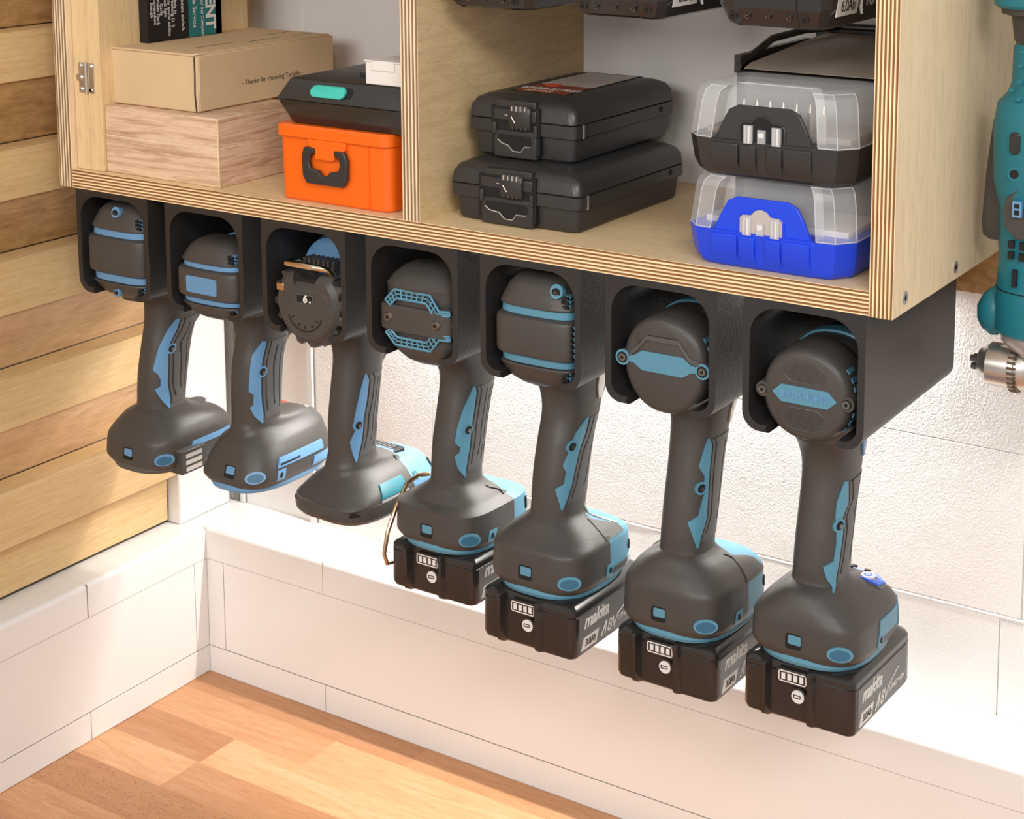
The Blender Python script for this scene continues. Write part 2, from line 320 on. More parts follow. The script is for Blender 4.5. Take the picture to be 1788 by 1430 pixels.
rn = ['bottom wooden board of the left wall, resting above the white ledge', 'recessed wooden board just above the lowest raised slat', 'recessed wooden board with a dark scratch beside the first tool handle', 'recessed wooden board just below the cabinet corner', 'recessed wooden board toned darker for shade, beside the cabinet side, level with the shelf', 'recessed wooden board beside the cabinet, level with the cardboard box', 'recessed wooden board at the top left corner']
for i, (a, c) in enumerate(rc):
    board(a, c, -259.5 if i == 0 else -260.5, 'backing_board', rn[i], 'recessed wooden boards on the left wall', ('cleat', 'cleat3', 'cleat3', 'cleat2', 'cleat2', 'cleat2', 'cleat2')[i], bev=i)

# ------------------------------------------------------------------ cabinet
CZ0, CZ1, CY0, CY1 = 491.2, 506.2, 65.2, 283.0
cab = empty('wall_cabinet', (140, 180, CZ0), 'birch plywood wall cabinet with striped ply edges and a central divider', 'cabinet')
CO = (140, 180, CZ0)
def part(name, mb, par, org, **k): return finish(name, mb, parent=par, org=org, **k)
def cpart(name, mb, lo, par=None, **k):
    """a cabinet board whose own origin sits at its lower corner, so that ply layers start there"""
    o = finish(name, mb, parent=par or cab, org=lo, **k); o.location = (Vector(lo)-Vector(CO))*K; return o
b = MB(); b.box(-201.1, 482.1, CY0, CY1, CZ0, CZ1, 'birch_x', {'-y': 'edge_z'}); sh = cpart('shelf_board', b, (-201.1, CY0, CZ0), smooth=0)
ZT = 745
b = MB(); b.box(-216.2, -201.3, CY0-.4, CY1, CZ0-.4, ZT, 'birch_pale', {'-y': 'edge_x2'}); cpart('side_panel', b, (-216.2, CY0, CZ0), bevel=1.0, smooth=0)
b = MB(); b.box(482.2, 497.3, CY0-.4, CY1, CZ0-.4, ZT, 'birch_pale', {'-y': 'edge_x'}); sp = cpart('side_panel', b, (482.2, CY0, CZ0), bevel=.5, smooth=0)
b = MB(); b.box(135, 150, CY0+.3, CY1-1, CZ1, ZT, 'birch', {'-y': 'edge_x2'}); cpart('divider_panel', b, (135, CY0, CZ1), smooth=0)
b = MB(); b.box(-201, 482, CY0, CY1, 728, 743, 'birch_x', {'-y': 'edge_z'}); cpart('top_shelf', b, (-201, CY0, 728), smooth=0)
b = MB(); b.box(-201, 134.8, CY1-3.2, CY1-.2, CZ1+.1, 727.8, 'panelwhite'); cpart('back_panel', b, (-201, CY1-3, CZ1), smooth=0, label='white back panel')
b = MB(); b.box(150.2, 482, CY1-3.2, CY1-.2, CZ1+.1, 727.8, 'panelwhite'); cpart('back_panel', b, (150.2, CY1-3, CZ1), smooth=0, label='white back panel')
for yy, zz in ((83.8, 500.1), (171.5, 499.3), (259.6, 498.5)):
    b = MB(); b.cyl((497.2, yy, zz), (1, 0, 0), 4.1, .7, 'silver', 24).cyl((497.9, yy, zz), (1, 0, 0), 1.8, .12, 'dark', 6)
    cpart('screw', b, (497, yy, zz), smooth=.5)
for x0, x1 in ((-200.6, -185.3), (-184.9, -170.2)):
    b = MB(); b.box(x0, x1, 71, 239, CZ1+.2, 727.5, 'doorwood'); d = cpart('folded_door', b, (x0, 71, CZ1), bevel=.4, smooth=0, label='thin folded door panel')
h = MB()
for sx in (-191.2, -179.6):
    h.box(sx-2.6, sx+2.6, 69.9, 71, 569, 593, 'steel')
    for zz in (571.5, 590.5, 581 if sx < -185 else 571.5): h.cyl((sx, 70, zz), (0, -1, 0), 2.5, 1.6, 'steel', 14, 1.2)
h.cyl((-185.2, 69.6, 568.5), (0, 0, 1), 1.5, 25, 'steel', 12).cyl((-193.8, 70.4, 581), (0, -1, 0), 3, .8, 'steel', 14)
hg = finish('hinge', h, parent=d, org=(-184.9, 71, CZ1), smooth=.5, label='small metal butterfly hinge')
# rail under the cabinet and LED profile
b = MB(); b.box(-190, 1000, 268, 283, 456.3, 491, 'cleat2'); finish('wooden_rail', b, org=(400, 275, 456.3), bevel=.4, label='wooden rail on the wall under the back of the cabinet', category='rail')
b = MB(); b.box(-185, 425, 261.5, 267.8, 455.5, 463, 'silver'); finish('led_profile', b, org=(120, 265, 455.5), label='slim light profile fixed to the wooden rail under the cabinet', category='lamp', bevel=.3)

# ------------------------------------------------------------------ printed tool holders
XC = {k: -158+99.75*(k-1) for k in range(1, 8)}
HZ0, HZ1, HW = 406.4, 490.9, 40.4
def arc(cx, cz, r, a0, a1, n=7): return [(cx+r*math.cos(math.radians(a0+(a1-a0)*k/n)), cz+r*math.sin(math.radians(a0+(a1-a0)*k/n))) for k in range(n+1)]
def holder_poly(xc, t=4.6, ti=None):
    L, R, B, T = xc-HW, xc+HW, HZ0, HZ1; ro = 12; ri = 8.5; rt_ = 19
    s0, s1 = xc-22, xc+25
    p = [(s0, B)]+arc(L+ro, B+ro, ro, 270, 180)+[(L, T), (R, T)]+arc(R-ro, B+ro, ro, 0, -90)+[(s1, B)]
    p += arc(s1, B+2.3, 2.3, 270, 90, 4)[1:]
    p += arc(R-t-ri, B+t+ri, ri, -90, 0)+arc(R-t-rt_, T-t-rt_, rt_, 0, 90, 10)+arc(L+t+rt_, T-t-rt_, rt_, 90, 180, 10)+arc(L+t+ri, B+t+ri, ri, 180, 270)
    p += arc(s0, B+2.3, 2.3, 90, 270, 4)[:-1]
    return p
hn = ['leftmost black tool holder under the cabinet, around the tool with a plain dark cap', 'black tool holder around the tool with a blue rectangle on its cap', 'black tool holder around the dial tool with the metal hook', 'black tool holder around the tool with blue mesh vents', 'black tool holder around the third tool from the right, cap with two pale blue bands', 'black tool holder around the tool with a plain blue bar on its round cap', 'rightmost black tool holder, its long side fully visible']
for k in range(1, 8):
    b = MB(); xc = XC[k]; pl = holder_poly(xc)
    b.prism(pl, 1, 65.4, 222.5, 'pla'); b.box(xc-HW+1, xc+HW-1, 222.6, 223.4, HZ0+12, HZ1-.5, 'pla')  # unseen back plate added so LED light does not leak in
    finish('tool_holder', b, org=(xc, 144, HZ1), smooth=.5, label=hn[k-1], category='tool holder', group='printed holders under the cabinet')

# ------------------------------------------------------------------ power tools
NT = 56
def handle_table(T):
    s = T.get('hs', 1.); zt, zb, y0, y1, a = T['zt'], T['zb'], T['y0'], T['y1'], T.get('a', 37)
    hz = T['hand']; tab = []
    def yc(z):
        return interp(sorted(hz), z)[0]
    #      z, yc_front(y-), yc_back(y+), a, n
    for z, b_, a_, n in ((416, 30, 22, 2.4), (404, 28, 21, 2.3), (392, 23.5, 18, 2.3), (378, 21.5, 16, 2.4), (355, 20.5, 15, 2.5), (zt+28, 20, 15, 2.5), (zt+12, 19, 15, 2.5)):
        tab.append((z, yc(z)-b_*s, yc(z)+b_*s, a_*s, n))
    tab.append((zt+4, yc(zt)-20, yc(zt)+19, 16.5, 2.6))
    zm = zb+(zt-zb)*T.get('sh', .52); Y0 = yc(zt)-22; Y1 = yc(zt)+20; L = lambda p, q, t: p+(q-p)*t
    for z, f0, f1, fa, n in ((zt+1, .04, .05, .06, 2.6), (zt-2, .12, .30, .26, 2.9), (zt-5, .24, .60, .46, 3.1), (zt-10, .52, .88, .74, 3.4), (zm, .93, .99, .98, 4.2)):
        f0 **= T.get('e0', 1); f1 **= T.get('e1', 1); fa **= T.get('ea', 1)
        tab.append((z, L(Y0, y0, f0), L(Y1, y1, f1), L(17.5, a, fa), n))
    tab.append((zb+5, y0, y1, a, 4.4))
    tab.append((zb, y0+1.6, y1-1, a-1.6, 3.8))
    return sorted(tab)
def ring_at(tab, z, k=NT, off=0):
    y0, y1, a, n = interp(tab, z); c = (y0+y1)/2
    return [(x, y_, z) for x, y_ in se(a+off, (y1-y0)/2+off, n, k, (0, c))]
def surf(tab, th, z, off=0):
    y0, y1, a, n = interp(tab, z); t = math.radians(th); cs, sn = math.cos(t), math.sin(t)
    x = (a)*math.copysign(abs(cs)**(2/n), cs); y_ = (y0+y1)/2+(y1-y0)/2*math.copysign(abs(sn)**(2/n), sn)
    nx = math.copysign(abs(x/a)**(n-1), x)/a; ny = math.copysign(abs((y_-(y0+y1)/2)/((y1-y0)/2))**(n-1), y_-(y0+y1)/2)/((y1-y0)/2)
    L = math.hypot(nx, ny) or 1
    return (x+nx/L*off, y_+ny/L*off, z)
def th_of(tab, z, y_):
    """angle on the +x side where the surface passes through depth y"""
    y0, y1, a, n = interp(tab, z); q = max(-1, min(1, (y_-(y0+y1)/2)/((y1-y0)/2)))
    return math.degrees(math.asin(math.copysign(abs(q)**(n/2), q)))
def strip(mb, tab, rows, m, off=.7, cols=6, sub=4, dth=(0, 0)):
    """raised strip on the +x side; rows of (z, th) left and right, top to bottom; dth shifts it round the grip"""
    rings = []
    for r0, r1 in zip(rows, rows[1:]):
        for i in range(sub): rings.append([r0[c]+(r1[c]-r0[c])*i/sub for c in range(4)])
    rings.append(list(rows[-1])); out = []
    for zl, tl_, zr, tr in rings:
        if dth != (0, 0): zl = zr; tl_, tr = tr+dth[0], tr+dth[1]
        q = [(tl_+(tr-tl_)*i/cols, zl+(zr-zl)*i/cols) for i in range(cols+1)]
        out.append([surf(tab, t, z, off) for t, z in q]+[surf(tab, t, z, -1) for t, z in reversed(q)])
    mb.loft(out, m)
def th_x(tab, z, x):
    a, n = interp(tab, z)[2:]; return -math.degrees(math.acos(math.copysign(min(1, abs(x)/a)**(n/2), x)))
def top_z(tab, x, y_):
    z = 304.
    while z > 250:
        y0, y1, a, n = interp(tab, z); h = (y1-y0)/2
        if abs(x/a)**n+abs((y_-(y0+y1)/2)/h)**n <= 1 and y_ > interp(tab, 325)[1]-6: return z
        z -= .5
    return z
def patch(mb, tab, prof, m, off=.7, cols=6, step=1.5):
    """strip on the +x side of the handle; prof rows (z, y_left, y_right), top to bottom"""
    prof = sorted(prof); z0, z1 = prof[0][0], prof[-1][0]; zs = sorted(set([p[0] for p in prof]+[z0+(z1-z0)*i/40 for i in range(41)]))
    def lin(z):
        for a, c in zip(prof, prof[1:]):
            if a[0] <= z <= c[0]:
                t = (z-a[0])/max(c[0]-a[0], 1e-6); return a[1]+(c[1]-a[1])*t, a[2]+(c[2]-a[2])*t
    rings = []
    for z in zs:
        l, r = lin(z); row = [surf(tab, th_of(tab, z, l+(r-l)*i/cols), z, off) for i in range(cols+1)]
        bot = [surf(tab, th_of(tab, z, l+(r-l)*i/cols), z, -1) for i in range(cols, -1, -1)]
        rings.append(row+bot)
    mb.loft(rings, m)
def on_surf(mb, tab, th, z, rx, rz, m, off=.5, dep=1.2, seg=20, n=2):
    """small disc or plate lying on the tool surface"""
    c = Vector(surf(tab, th, z, off)); t = (Vector(surf(tab, th+3, z, off))-Vector(surf(tab, th-3, z, off))).normalized()
    v = (Vector(surf(tab, th, z+1.5, off))-Vector(surf(tab, th, z-1.5, off))).normalized(); nn = t.cross(v)
    pl = se(rx, rz, n, seg)
    mb.loft([[c+t*p[0]+v*p[1]-nn*dep for p in pl], [c+t*p[0]+v*p[1] for p in pl]], m)
    return c, t, v, nn
def box_rings(mb, secs, m, k=40, n=3.5):
    """loft along z: (z, a, yfront, yback)"""
    mb.loft([[(x, y_, z) for x, y_ in se(a, (y1-y0)/2, n, k, (0, (y0+y1)/2))] for z, a, y0, y1 in secs], m)

def build_tool(k, T, name, label, group):
    xc = XC[k]; org = (0, 110, T.get('base', T['zb']-2)); W_ = (xc, 110, org[2])
    root = empty(name, W_, label, 'cordless power tool', group)
    def warp(v):
        x, y_, z = v; q = max(0, min(1, (338-z)/45)); q = q*q*(3-2*q); return (x, y_, z-q*(y_-70)*T.get('tilt', .05))
    def P(nm, mb, par=root, **kw): return finish(nm, mb, parent=par, org=org, warp=warp, **kw)
    tab = handle_table(T); BL = T.get('blue', 'blue'); zb = T['zb']
    # one continuous grip and foot
    zs = []; z = 416
    while z > zb: zs.append(z); z -= 3 if z > T['zt']+14 else 1.6
    zs.append(zb)
    body = MB(); body.loft([ring_at(tab, z) for z in zs], 'rubber')
    ys = T.get('ysplit')
    if ys:
        def cut(keep_back, nm, m, par, **kw):
            mb = MB(); mb.loft([ring_at(tab, z, off=.0) for z in zs], m); me = bpy.data.meshes.new('c')
            me.from_pydata(mb.v, [], mb.f); bm = bmesh.new(); bm.from_mesh(me); bmesh.ops.recalc_face_normals(bm, faces=bm.faces)
            zt = T['zt']
            if keep_back:
                bmesh.ops.bisect_plane(bm, geom=bm.verts[:]+bm.edges[:]+bm.faces[:], plane_co=(0, ys, 0), plane_no=(0, -1, 0), clear_outer=True)
                bmesh.ops.bisect_plane(bm, geom=bm.verts[:]+bm.edges[:]+bm.faces[:], plane_co=(0, 0, zt+1), plane_no=(0, 0, 1), clear_outer=True)
            else:
                bm2 = bm.copy()
                bmesh.ops.bisect_plane(bm, geom=bm.verts[:]+bm.edges[:]+bm.faces[:], plane_co=(0, ys, 0), plane_no=(0, 1, 0), clear_outer=True)
                bmesh.ops.bisect_plane(bm2, geom=bm2.verts[:]+bm2.edges[:]+bm2.faces[:], plane_co=(0, 0, zt+1), plane_no=(0, 0, -1), clear_outer=True)
                bmesh.ops.bisect_plane(bm2, geom=bm2.verts[:]+bm2.edges[:]+bm2.faces[:], plane_co=(0, ys, 0), plane_no=(0, -1, 0), clear_outer=True)
                t = bpy.data.meshes.new('d'); bm2.to_mesh(t); bm2.free(); bm.from_mesh(t); bpy.data.meshes.remove(t)
                bmesh.ops.remove_doubles(bm, verts=bm.verts, dist=.01)
            r = MB(); r.add([tuple(v.co) for v in bm.verts], [], m); bm.verts.index_update()
            r.f = [[v.index for v in f.verts] for f in bm.faces]; r.m = [0]*len(r.f); bm.free(); bpy.data.meshes.remove(me)
            return P(nm, r, par, **kw)
        grip = cut(False, 'handle', 'rubber', root, label='dark rubber grip and foot')
        toe = cut(True, 'foot_front', BL, root, label='blue front half of the foot')
        # dark pad reaching over the blue half
        mb = MB(); rings = []
        for i in range(9):
            z = T['zt']-1-(T['zt']-zb)*T.get('pad', .55)*i/8; c = ring_at(tab, z, off=.8)
            y0, y1, a, n = interp(tab, z); ye = min(y1-14, ys+T.get('padl', 22))
            rings.append([(x*1.0, min(max(y_, ys-3), ye), z) for x, y_, z in c])
        mb.loft(rings, 'rubber'); P('top_pad', mb, root)
    else:
        grip = P('handle', body, root, label='dark rubber grip and foot')
    # blue side strip
    mb = MB(); st = T['strip']; strip(mb, tab, st, BL, .9); P('side_strip', mb, root, label='blue strip on the grip')
    zz, th = T['bolt']
    mb = MB(); on_surf(mb, tab, th, zz, 4.3, 4.3, BL, 1.5, 2.5); on_surf(mb, tab, th, zz, 2.9, 2.9, 'dark', 1.65, .4); on_surf(mb, tab, th+3, zz-.6, 1.4, 1.4, 'steeld', 1.85, .4)
    P('screw_socket', mb, root)
    # soft pad with grooves beside the strip
    n0 = len(st); top, bot = st[0][2]-1, st[-1][2]+4; pad = []
    for i in range(15):
        z = top-(top-bot)*i/14; q = interp(sorted([(r[2], r[3]) for r in st]), z)[0]; pad.append((z, q, z, q))
    mb = MB(); strip(mb, tab, pad, 'rubber2', .55, 6, 2, (5, T.get('padw', 62)))
    for i in range(T.get('ribs', 3)):
        o_ = 12+i*(T.get('padw', 62)-14)/T.get('ribs', 3); strip(mb, tab, pad[(1 if i else 0):14-(i % 2)], 'dark', .66, 1, 2, (o_, o_+2.2))
    P('grip_ribs', mb, root)
    # trigger on the far (wall) side, neck collar
    mb = MB(); y1 = interp(tab, 385)[1]; mb.loft([[(x, yy_, z) for x, yy_ in se(9, 8, 2.4, 20, (0, interp(tab, z)[1]+o_-3))] for z, o_ in ((400, 6), (392, 8), (380, 7), (372, 3), (366, -2))], T.get('trig', 'rubber2'))
    P('trigger', mb, root)
    if T.get('collar'):
        mb = MB(); patch(mb, tab, [(402, interp(tab, 402)[0]+30, interp(tab, 402)[0]+56), (390, interp(tab, 390)[0]+28, interp(tab, 390)[0]+46), (382, interp(tab, 382)[0]+30, interp(tab, 382)[0]+36)], T['collar'], 1.2); P('selector', mb, root)
    # foot details facing the room
    fz = zb+T.get('fz', 6.5)
    td = th_x(tab, fz, T['dim'] if T['dim'] < 40 else 20); ts = th_x(tab, fz, max(T['slot'], -20))
    if T['dim'] < 40:
     mb = MB(); on_surf(mb, tab, td, fz, 8.2, 4.9, BL, .8, 1.5, 28); on_surf(mb, tab, td, fz-.4, 6.5, 3.6, 'bluedk', 1.0, .4, 28); P('finger_dimple', mb, root)
     mb = MB(); on_surf(mb, tab, ts, fz+1.5, 5.4, 5.0, 'dark', .35, 1.5, 20, 8); on_surf(mb, tab, th_x(tab, fz, T.get('slot', -3)+.8), fz+2.8, 4.4, 3.0, BL, .6, .5, 20, 8); P('strap_slot', mb, root)
    if T.get('window'):
        mb = MB(); a0, a1, zl, zh = T['window']; pr = [(zh, a0+2, a1), (zl, a0, a1-2)]; patch(mb, tab, pr, BL, .7, cols=4); P('side_panel', mb, root)
    if T.get('tag', 1):
        mb = MB(); patch(mb, tab, [(zb+11, 104, 113), (zb+3, 102, 110)], BL, .6, cols=2); th = th_of(tab, zb+7, 107); on_surf(mb, tab, th, zb+7, 1.6, 2.2, 'dark', .9, .3); P('side_lug', mb, root)
    # rim under the foot
    if T.get('rim', 1):
        mb = MB(); R_ = []
        for z, d in ((zb+.5, 1.2), (zb-2.2, .6), (zb-4.6, 1.6), (zb-5.4, 4)):
            y0, y1, a = T['y0'], T['y1'], T.get('a', 37); R_.append([(x, y_, z) for x, y_ in se(a-d-1, ((y1-y0)/2-d), 2.7, NT, (0, (y0+y1)/2))])
        mb.loft(R_, T.get('rimm', BL)); P('foot_rim', mb, root)
    # battery
    if T.get('battery'):
        by0 = T['by0']; by1 = by0+99; zt_, zl = zb-4.0, T['bz']
        def outl(d, tp=0, rib=1):
            hw = 38.2-d; y0 = by0+d; y1 = by1-d*.6; r = max(5.5-d*.3, 2); p = []
            fr = [(-hw+r, 0), (-25, 0), (-23.6, -2.6*rib), (-20.6, -2.6*rib), (-19, 2.2*rib), (6, 2.2*rib), (7.6, -2.6*rib), (10.8, -2.6*rib), (12.4, 0), (hw-r, 0)]
            p += arc(-hw+r, y0+r, r, 180, 270, 5); p += [(x, y0-(-q)) for x, q in fr[1:-1]]; p += arc(hw-r, y0+r, r, 270, 360, 5)
            p += arc(hw-9, y1-9, 9, 0, 90, 6)+arc(-hw+9, y1-9, 9, 90, 180, 6); return p
        mb = MB()
        lv = [(zt_, 9, .2), (zt_-1.5, 5, .3), (zt_-3.4, 1.6, 1), (zt_-5, .5, 1.3), (zt_-8.2, .3, 1.3), (zt_-8.8, .9, 1.3), (zt_-9.4, .3, 1.1), (zl+5, .1, 1), (zl+2, 1.2, .8), (zl+.4, 3.5, .5), (zl, 6, .2)]
        mb.loft([[(x, y_, z) for x, y_ in outl(d, 0, rb)] for z, d, rb in lv], 'blackp'); bat = P('battery', mb, root, smooth=.5, label='black slide-on battery pack')
        yf = by0-.2
        mb = MB(); lz = zt_-9.5; mb.box(-14, 9.4, yf-.4, yf+1.6, lz-5.6, lz+4.4, 'blackp')
        P('gauge_plate', mb, bat, bevel=.4)
        mb = MB()
        fr = yf-.75; t_ = .7; X0, X1, Z0, Z1 = -12.4, 6.6, lz-4.2, lz+3.2
        for bx in ((X0, X1, Z0, Z0+t_), (X0, X1, Z1-t_, Z1), (X0, X0+t_, Z0, Z1), (X1-t_, X1, Z0, Z1), (X1, X1+1.3, lz-2.2, lz+1.2)): mb.box(bx[0], bx[1], fr, yf-.3, bx[2], bx[3], 'print')
        for i in range(4): mb.box(X0+2.0+i*4.1, X0+4.6+i*4.1, fr, yf-.3, Z0+1.6, Z1-1.6, 'print')
        P('charge_gauge', mb, bat, smooth=0, label='white battery level symbol')
        mb = MB(); mb.cyl((.8, yf+1.4, lz-12.2), (0, -1, 0), 5.8, 1.2, 'blackp', 26).cyl((.8, yf+1.3, lz-12.2), (0, -1, 0), 4.3, 1.8, 'print', 26)
        mb.box(-1.7, 2.6, yf-.8, yf-.4, lz-13.3, lz-12.8, 'dark').box(-1.7, 2.6, yf-.8, yf-.4, lz-11.5, lz-11, 'dark').box(-2.1, -1.6, yf-.8, yf-.4, lz-13.3, lz-11, 'dark').box(2.4, 2.9, yf-.8, yf-.4, lz-13, lz-11.3, 'dark')
        P('gauge_button', mb, bat, smooth=.5, label='round white button with a battery symbol')
        xs_ = 38.15
        lab = MB(); lab.prism([(by0+7, zl+4.5), (by0+88, zl+4.5), (by0+88, zt_-9.9), (by0+7, zt_-9.9)], 0, xs_-.5, xs_+.12, 'gray'); P('side_label', lab, bat, smooth=0)
        pl = lambda u0, v0: (lambda u, v, w: (xs_+.2+w, u0+u, v0+v))
        tx = text_mb('makita', 13.2, 'print', pl(by0+29, zl+24.3), .35, .06, .32, .92)
        join(tx, text_mb('18V', 12.5, 'print', pl(by0+46.5, zl+10.5), .3, .06, .05, .9))
        join(tx, text_mb('LITHIUM-ION', 5, 'print', pl(by0+71, zl+11.5), .3, .06, .05, .9))
        z0, z1 = zl+5.5, zl+14
        tx.prism([(by0+9, z0), (by0+29, z0), (by0+32.5, z1), (by0+12.5, z1)], 0, xs_, xs_+.22, 'print')
        tx.tube([(xs_+.2, by0+35+q*1.0, z0+1+math.sin(q*.5)*0+q*1.3) for q in range(0, 8)], .5, 'print', 6)
        tx.tube([(xs_+.2, by0+58+q*4, zl+15+q*1.6) for q in range(0, 5)], .3, 'print', 6)
        P('lettering', tx, bat, smooth=0, label='white maker name and 18V lettering')
        tk = text_mb('3.0Ah', 6.6, 'ink', (lambda u, v, w: (xs_+.32+w, by0+21+u, zl+9.6+v)), .2, .05, .12, .9)
        P('capacity_text', tk, bat, smooth=0)
    T['extra'](root, P, tab, T, BL)
    # motor housing inside the holder
    T['cap'](root, P, T, BL)
    return root

def housing(P, root, r=30, y0=78, zc=434, m='rubber', ring='blue', up=1., ry=112):
    mb = MB()
    def R_(y_, q, dz=0): return [(x, y_, z) for x, z in se(q*1.0, (q*.96, q*up), 2.3, 44, (0, zc+dz))]
    mb.loft([R_(y0, r*.94), R_(y0+3, r), R_(ry, r), R_(ry+2, r-1.2), R_(150, r-1.5), R_(160, 24), R_(185, 21), R_(188, 12), R_(212, 11)], m)
    h = P('motor_housing', mb, root)
    mb = MB(); mb.loft([R_(ry-3, r+.1), R_(ry-2.2, r+1.3), R_(ry+9, r+1.3), R_(ry+10, r+.1)], ring); P('housing_band', mb, root)
    # root of the handle
    mb = MB(); mb.loft([[(x, yy, z) for x, yy in se(a, b, 2.4, 40, (0, c))] for z, a, b, c in ((400, 20, 29, 109), (407, 21.4, 31, 108), (414, 21.5, 33, 108), (422, 22, 36, 110))], m); P('neck', mb, root)
    return h
def vents(P, root, r, y0, m, zs, zc=434, n=5, ln=9):
    mb = MB()
    for z in zs:
        q = max(0, r*r-(z-zc)**2)**.5; c = Vector((q, 0, z)); nn = Vector((q, 0, z-zc)).normalized(); t = Vector((-nn.z, 0, nn.x))
        pl = [(y0, -1.5), (y0+ln, -1.5), (y0+ln, 1.5), (y0, 1.5)]
        mb.loft([[c+Vector((0, a, 0))+t*b_-nn*2 for a, b_ in pl], [c+Vector((0, a, 0))+t*b_+nn*1.1 for a, b_ in pl]], m)
    P('cooling_vents', mb, root, smooth=0)
def face_screw(mb, x, y_, z, r=3.3, m='steeld'):
    mb.cyl((x, y_, z), (0, -1, 0), r, 1.2, m, 20, r*.8); mb.cyl((x, y_-1.2, z), (0, -1, 0), r*.42, .15, 'dark', 6)
def stack(mb, secs, m, n=3, k=44, yb=100):
    """cap built upward in layers (z, half width, front y)"""
    mb.loft([[(x, y_, z) for x, y_ in se(a, (min(96, yb)-f)/2+0*z, n, k, (0, (min(96, yb)+f)/2))] for z, a, f in secs], m)

# --- caps
def cap_bands(zA, zB, zC, zD, zE, zF, y0=66, a=32, blue='blue', n=3.2, holes=None, rect=None, ribs=False, bulge=2.4):
    """zA bottom, zB..zC lower band, zC..zD block, zD..zE upper band, zF top"""
    def f(root, P, T, BL):
        housing(P, root, 29, 92, 433, ring=BL)
        mb = MB(); hb = zB-zA
        stack(mb, [(zA, a*.38, y0+14), (zA+hb*.10, a*.56, y0+9), (zA+hb*.32, a*.76, y0+4.6), (zA+hb*.62, a*.91, y0+1.8), (zA+hb*.92, a*1.0, y0-.9), (zB-.2, a*.99, y0-.7), (zB, a*.93, y0+1.8)], 'rubber', n)
        P('lower_cap', mb, root)
        mb = MB(); ht = zF-zE
        stack(mb, [(zE, a*.93, y0+2), (zE+.2, a*.99, y0-.7), (zE+1.2, a*1.0, y0-.9), (zE+ht*.35, a*.92, y0+1.6), (zE+ht*.65, a*.82, y0+4), (zE+ht*.86, a*.68, y0+7), (zE+ht*.97, a*.56, y0+12), (zF, a*.50, y0+18)], 'rubber', n)
        P('upper_cap', mb, root)
        mb = MB(); stack(mb, [(zB, a*.93, y0+2), (zB+.6, a*.96, y0+.6), (zC-.6, a*.97, y0+.2), (zC, a*.95, y0+1)], BL, n); P('blue_band', mb, root)
        mb = MB(); stack(mb, [(zD, a*.95, y0+1), (zD+.6, a*.97, y0+.2), (zE-.6, a*.96, y0+.6), (zE, a*.93, y0+2)], BL, n); P('blue_band', mb, root)
        mb = MB(); stack(mb, [(zC, a*.97, y0+.5), (zC+1.4, a*1.02, y0-bulge*.7), (zC+4, a*1.035, y0-bulge), (zD-4, a*1.035, y0-bulge), (zD-1.4, a*1.02, y0-bulge*.7), (zD, a*.97, y0+.5)], 'rubber', n+1.2)
        P('cap_block', mb, root)
        if rect:
            x0, x1, z0, z1 = rect; mb = MB(); mb.prism(rrect(x0, x1, z0, z1, 1.6, 3), 1, y0-bulge-.5, y0-bulge+1.5, BL); P('blue_badge', mb, root, label='blue rectangle')
        if holes:
            for (x, z, r) in holes:
                mb = MB(); yy = y0-1.2+max(0, abs(z-(zC+zD)/2)-22)*.26; mb.cyl((x, yy+4, z), (0, -1, .25 if z > 435 else -.25), r, 4.6, BL, 24).cyl((x, yy-.5, z+.2), (0, -1, 0), r*.66, .5, 'dark', 18); face_screw(mb, x, yy-.6, z, r*.35); P('screw_socket', mb, root)
        mb = MB()
        for z0_, z1_, q, nn in ((zA+hb*.35, zB-1.5, .90, 3), (zE+2, zE+ht*.55, .90, 3), (zC+2.5, zD-2.5, 1.03, 6 if ribs else 0)):
            for i in range(nn):
                z = z0_+(z1_-z0_)*(i+.5)/nn; h = (z1_-z0_)/nn*.30; yy = y0+(4 if q < 1 else 3)
                for x0, x1, ya, m_ in ((a*q-5.5, a*q-.2, yy-1.4, 'dark'), (a*q-3.5, a*q+.6, yy+.6, BL)): mb.box(x0, x1, ya, ya+9, z-(h if m_ == 'dark' else h*.45), z+(h if m_ == 'dark' else h*.45)+(h if m_ != 'dark' else 0), m_)
        P('cooling_vents', mb, root, smooth=0)
    return f
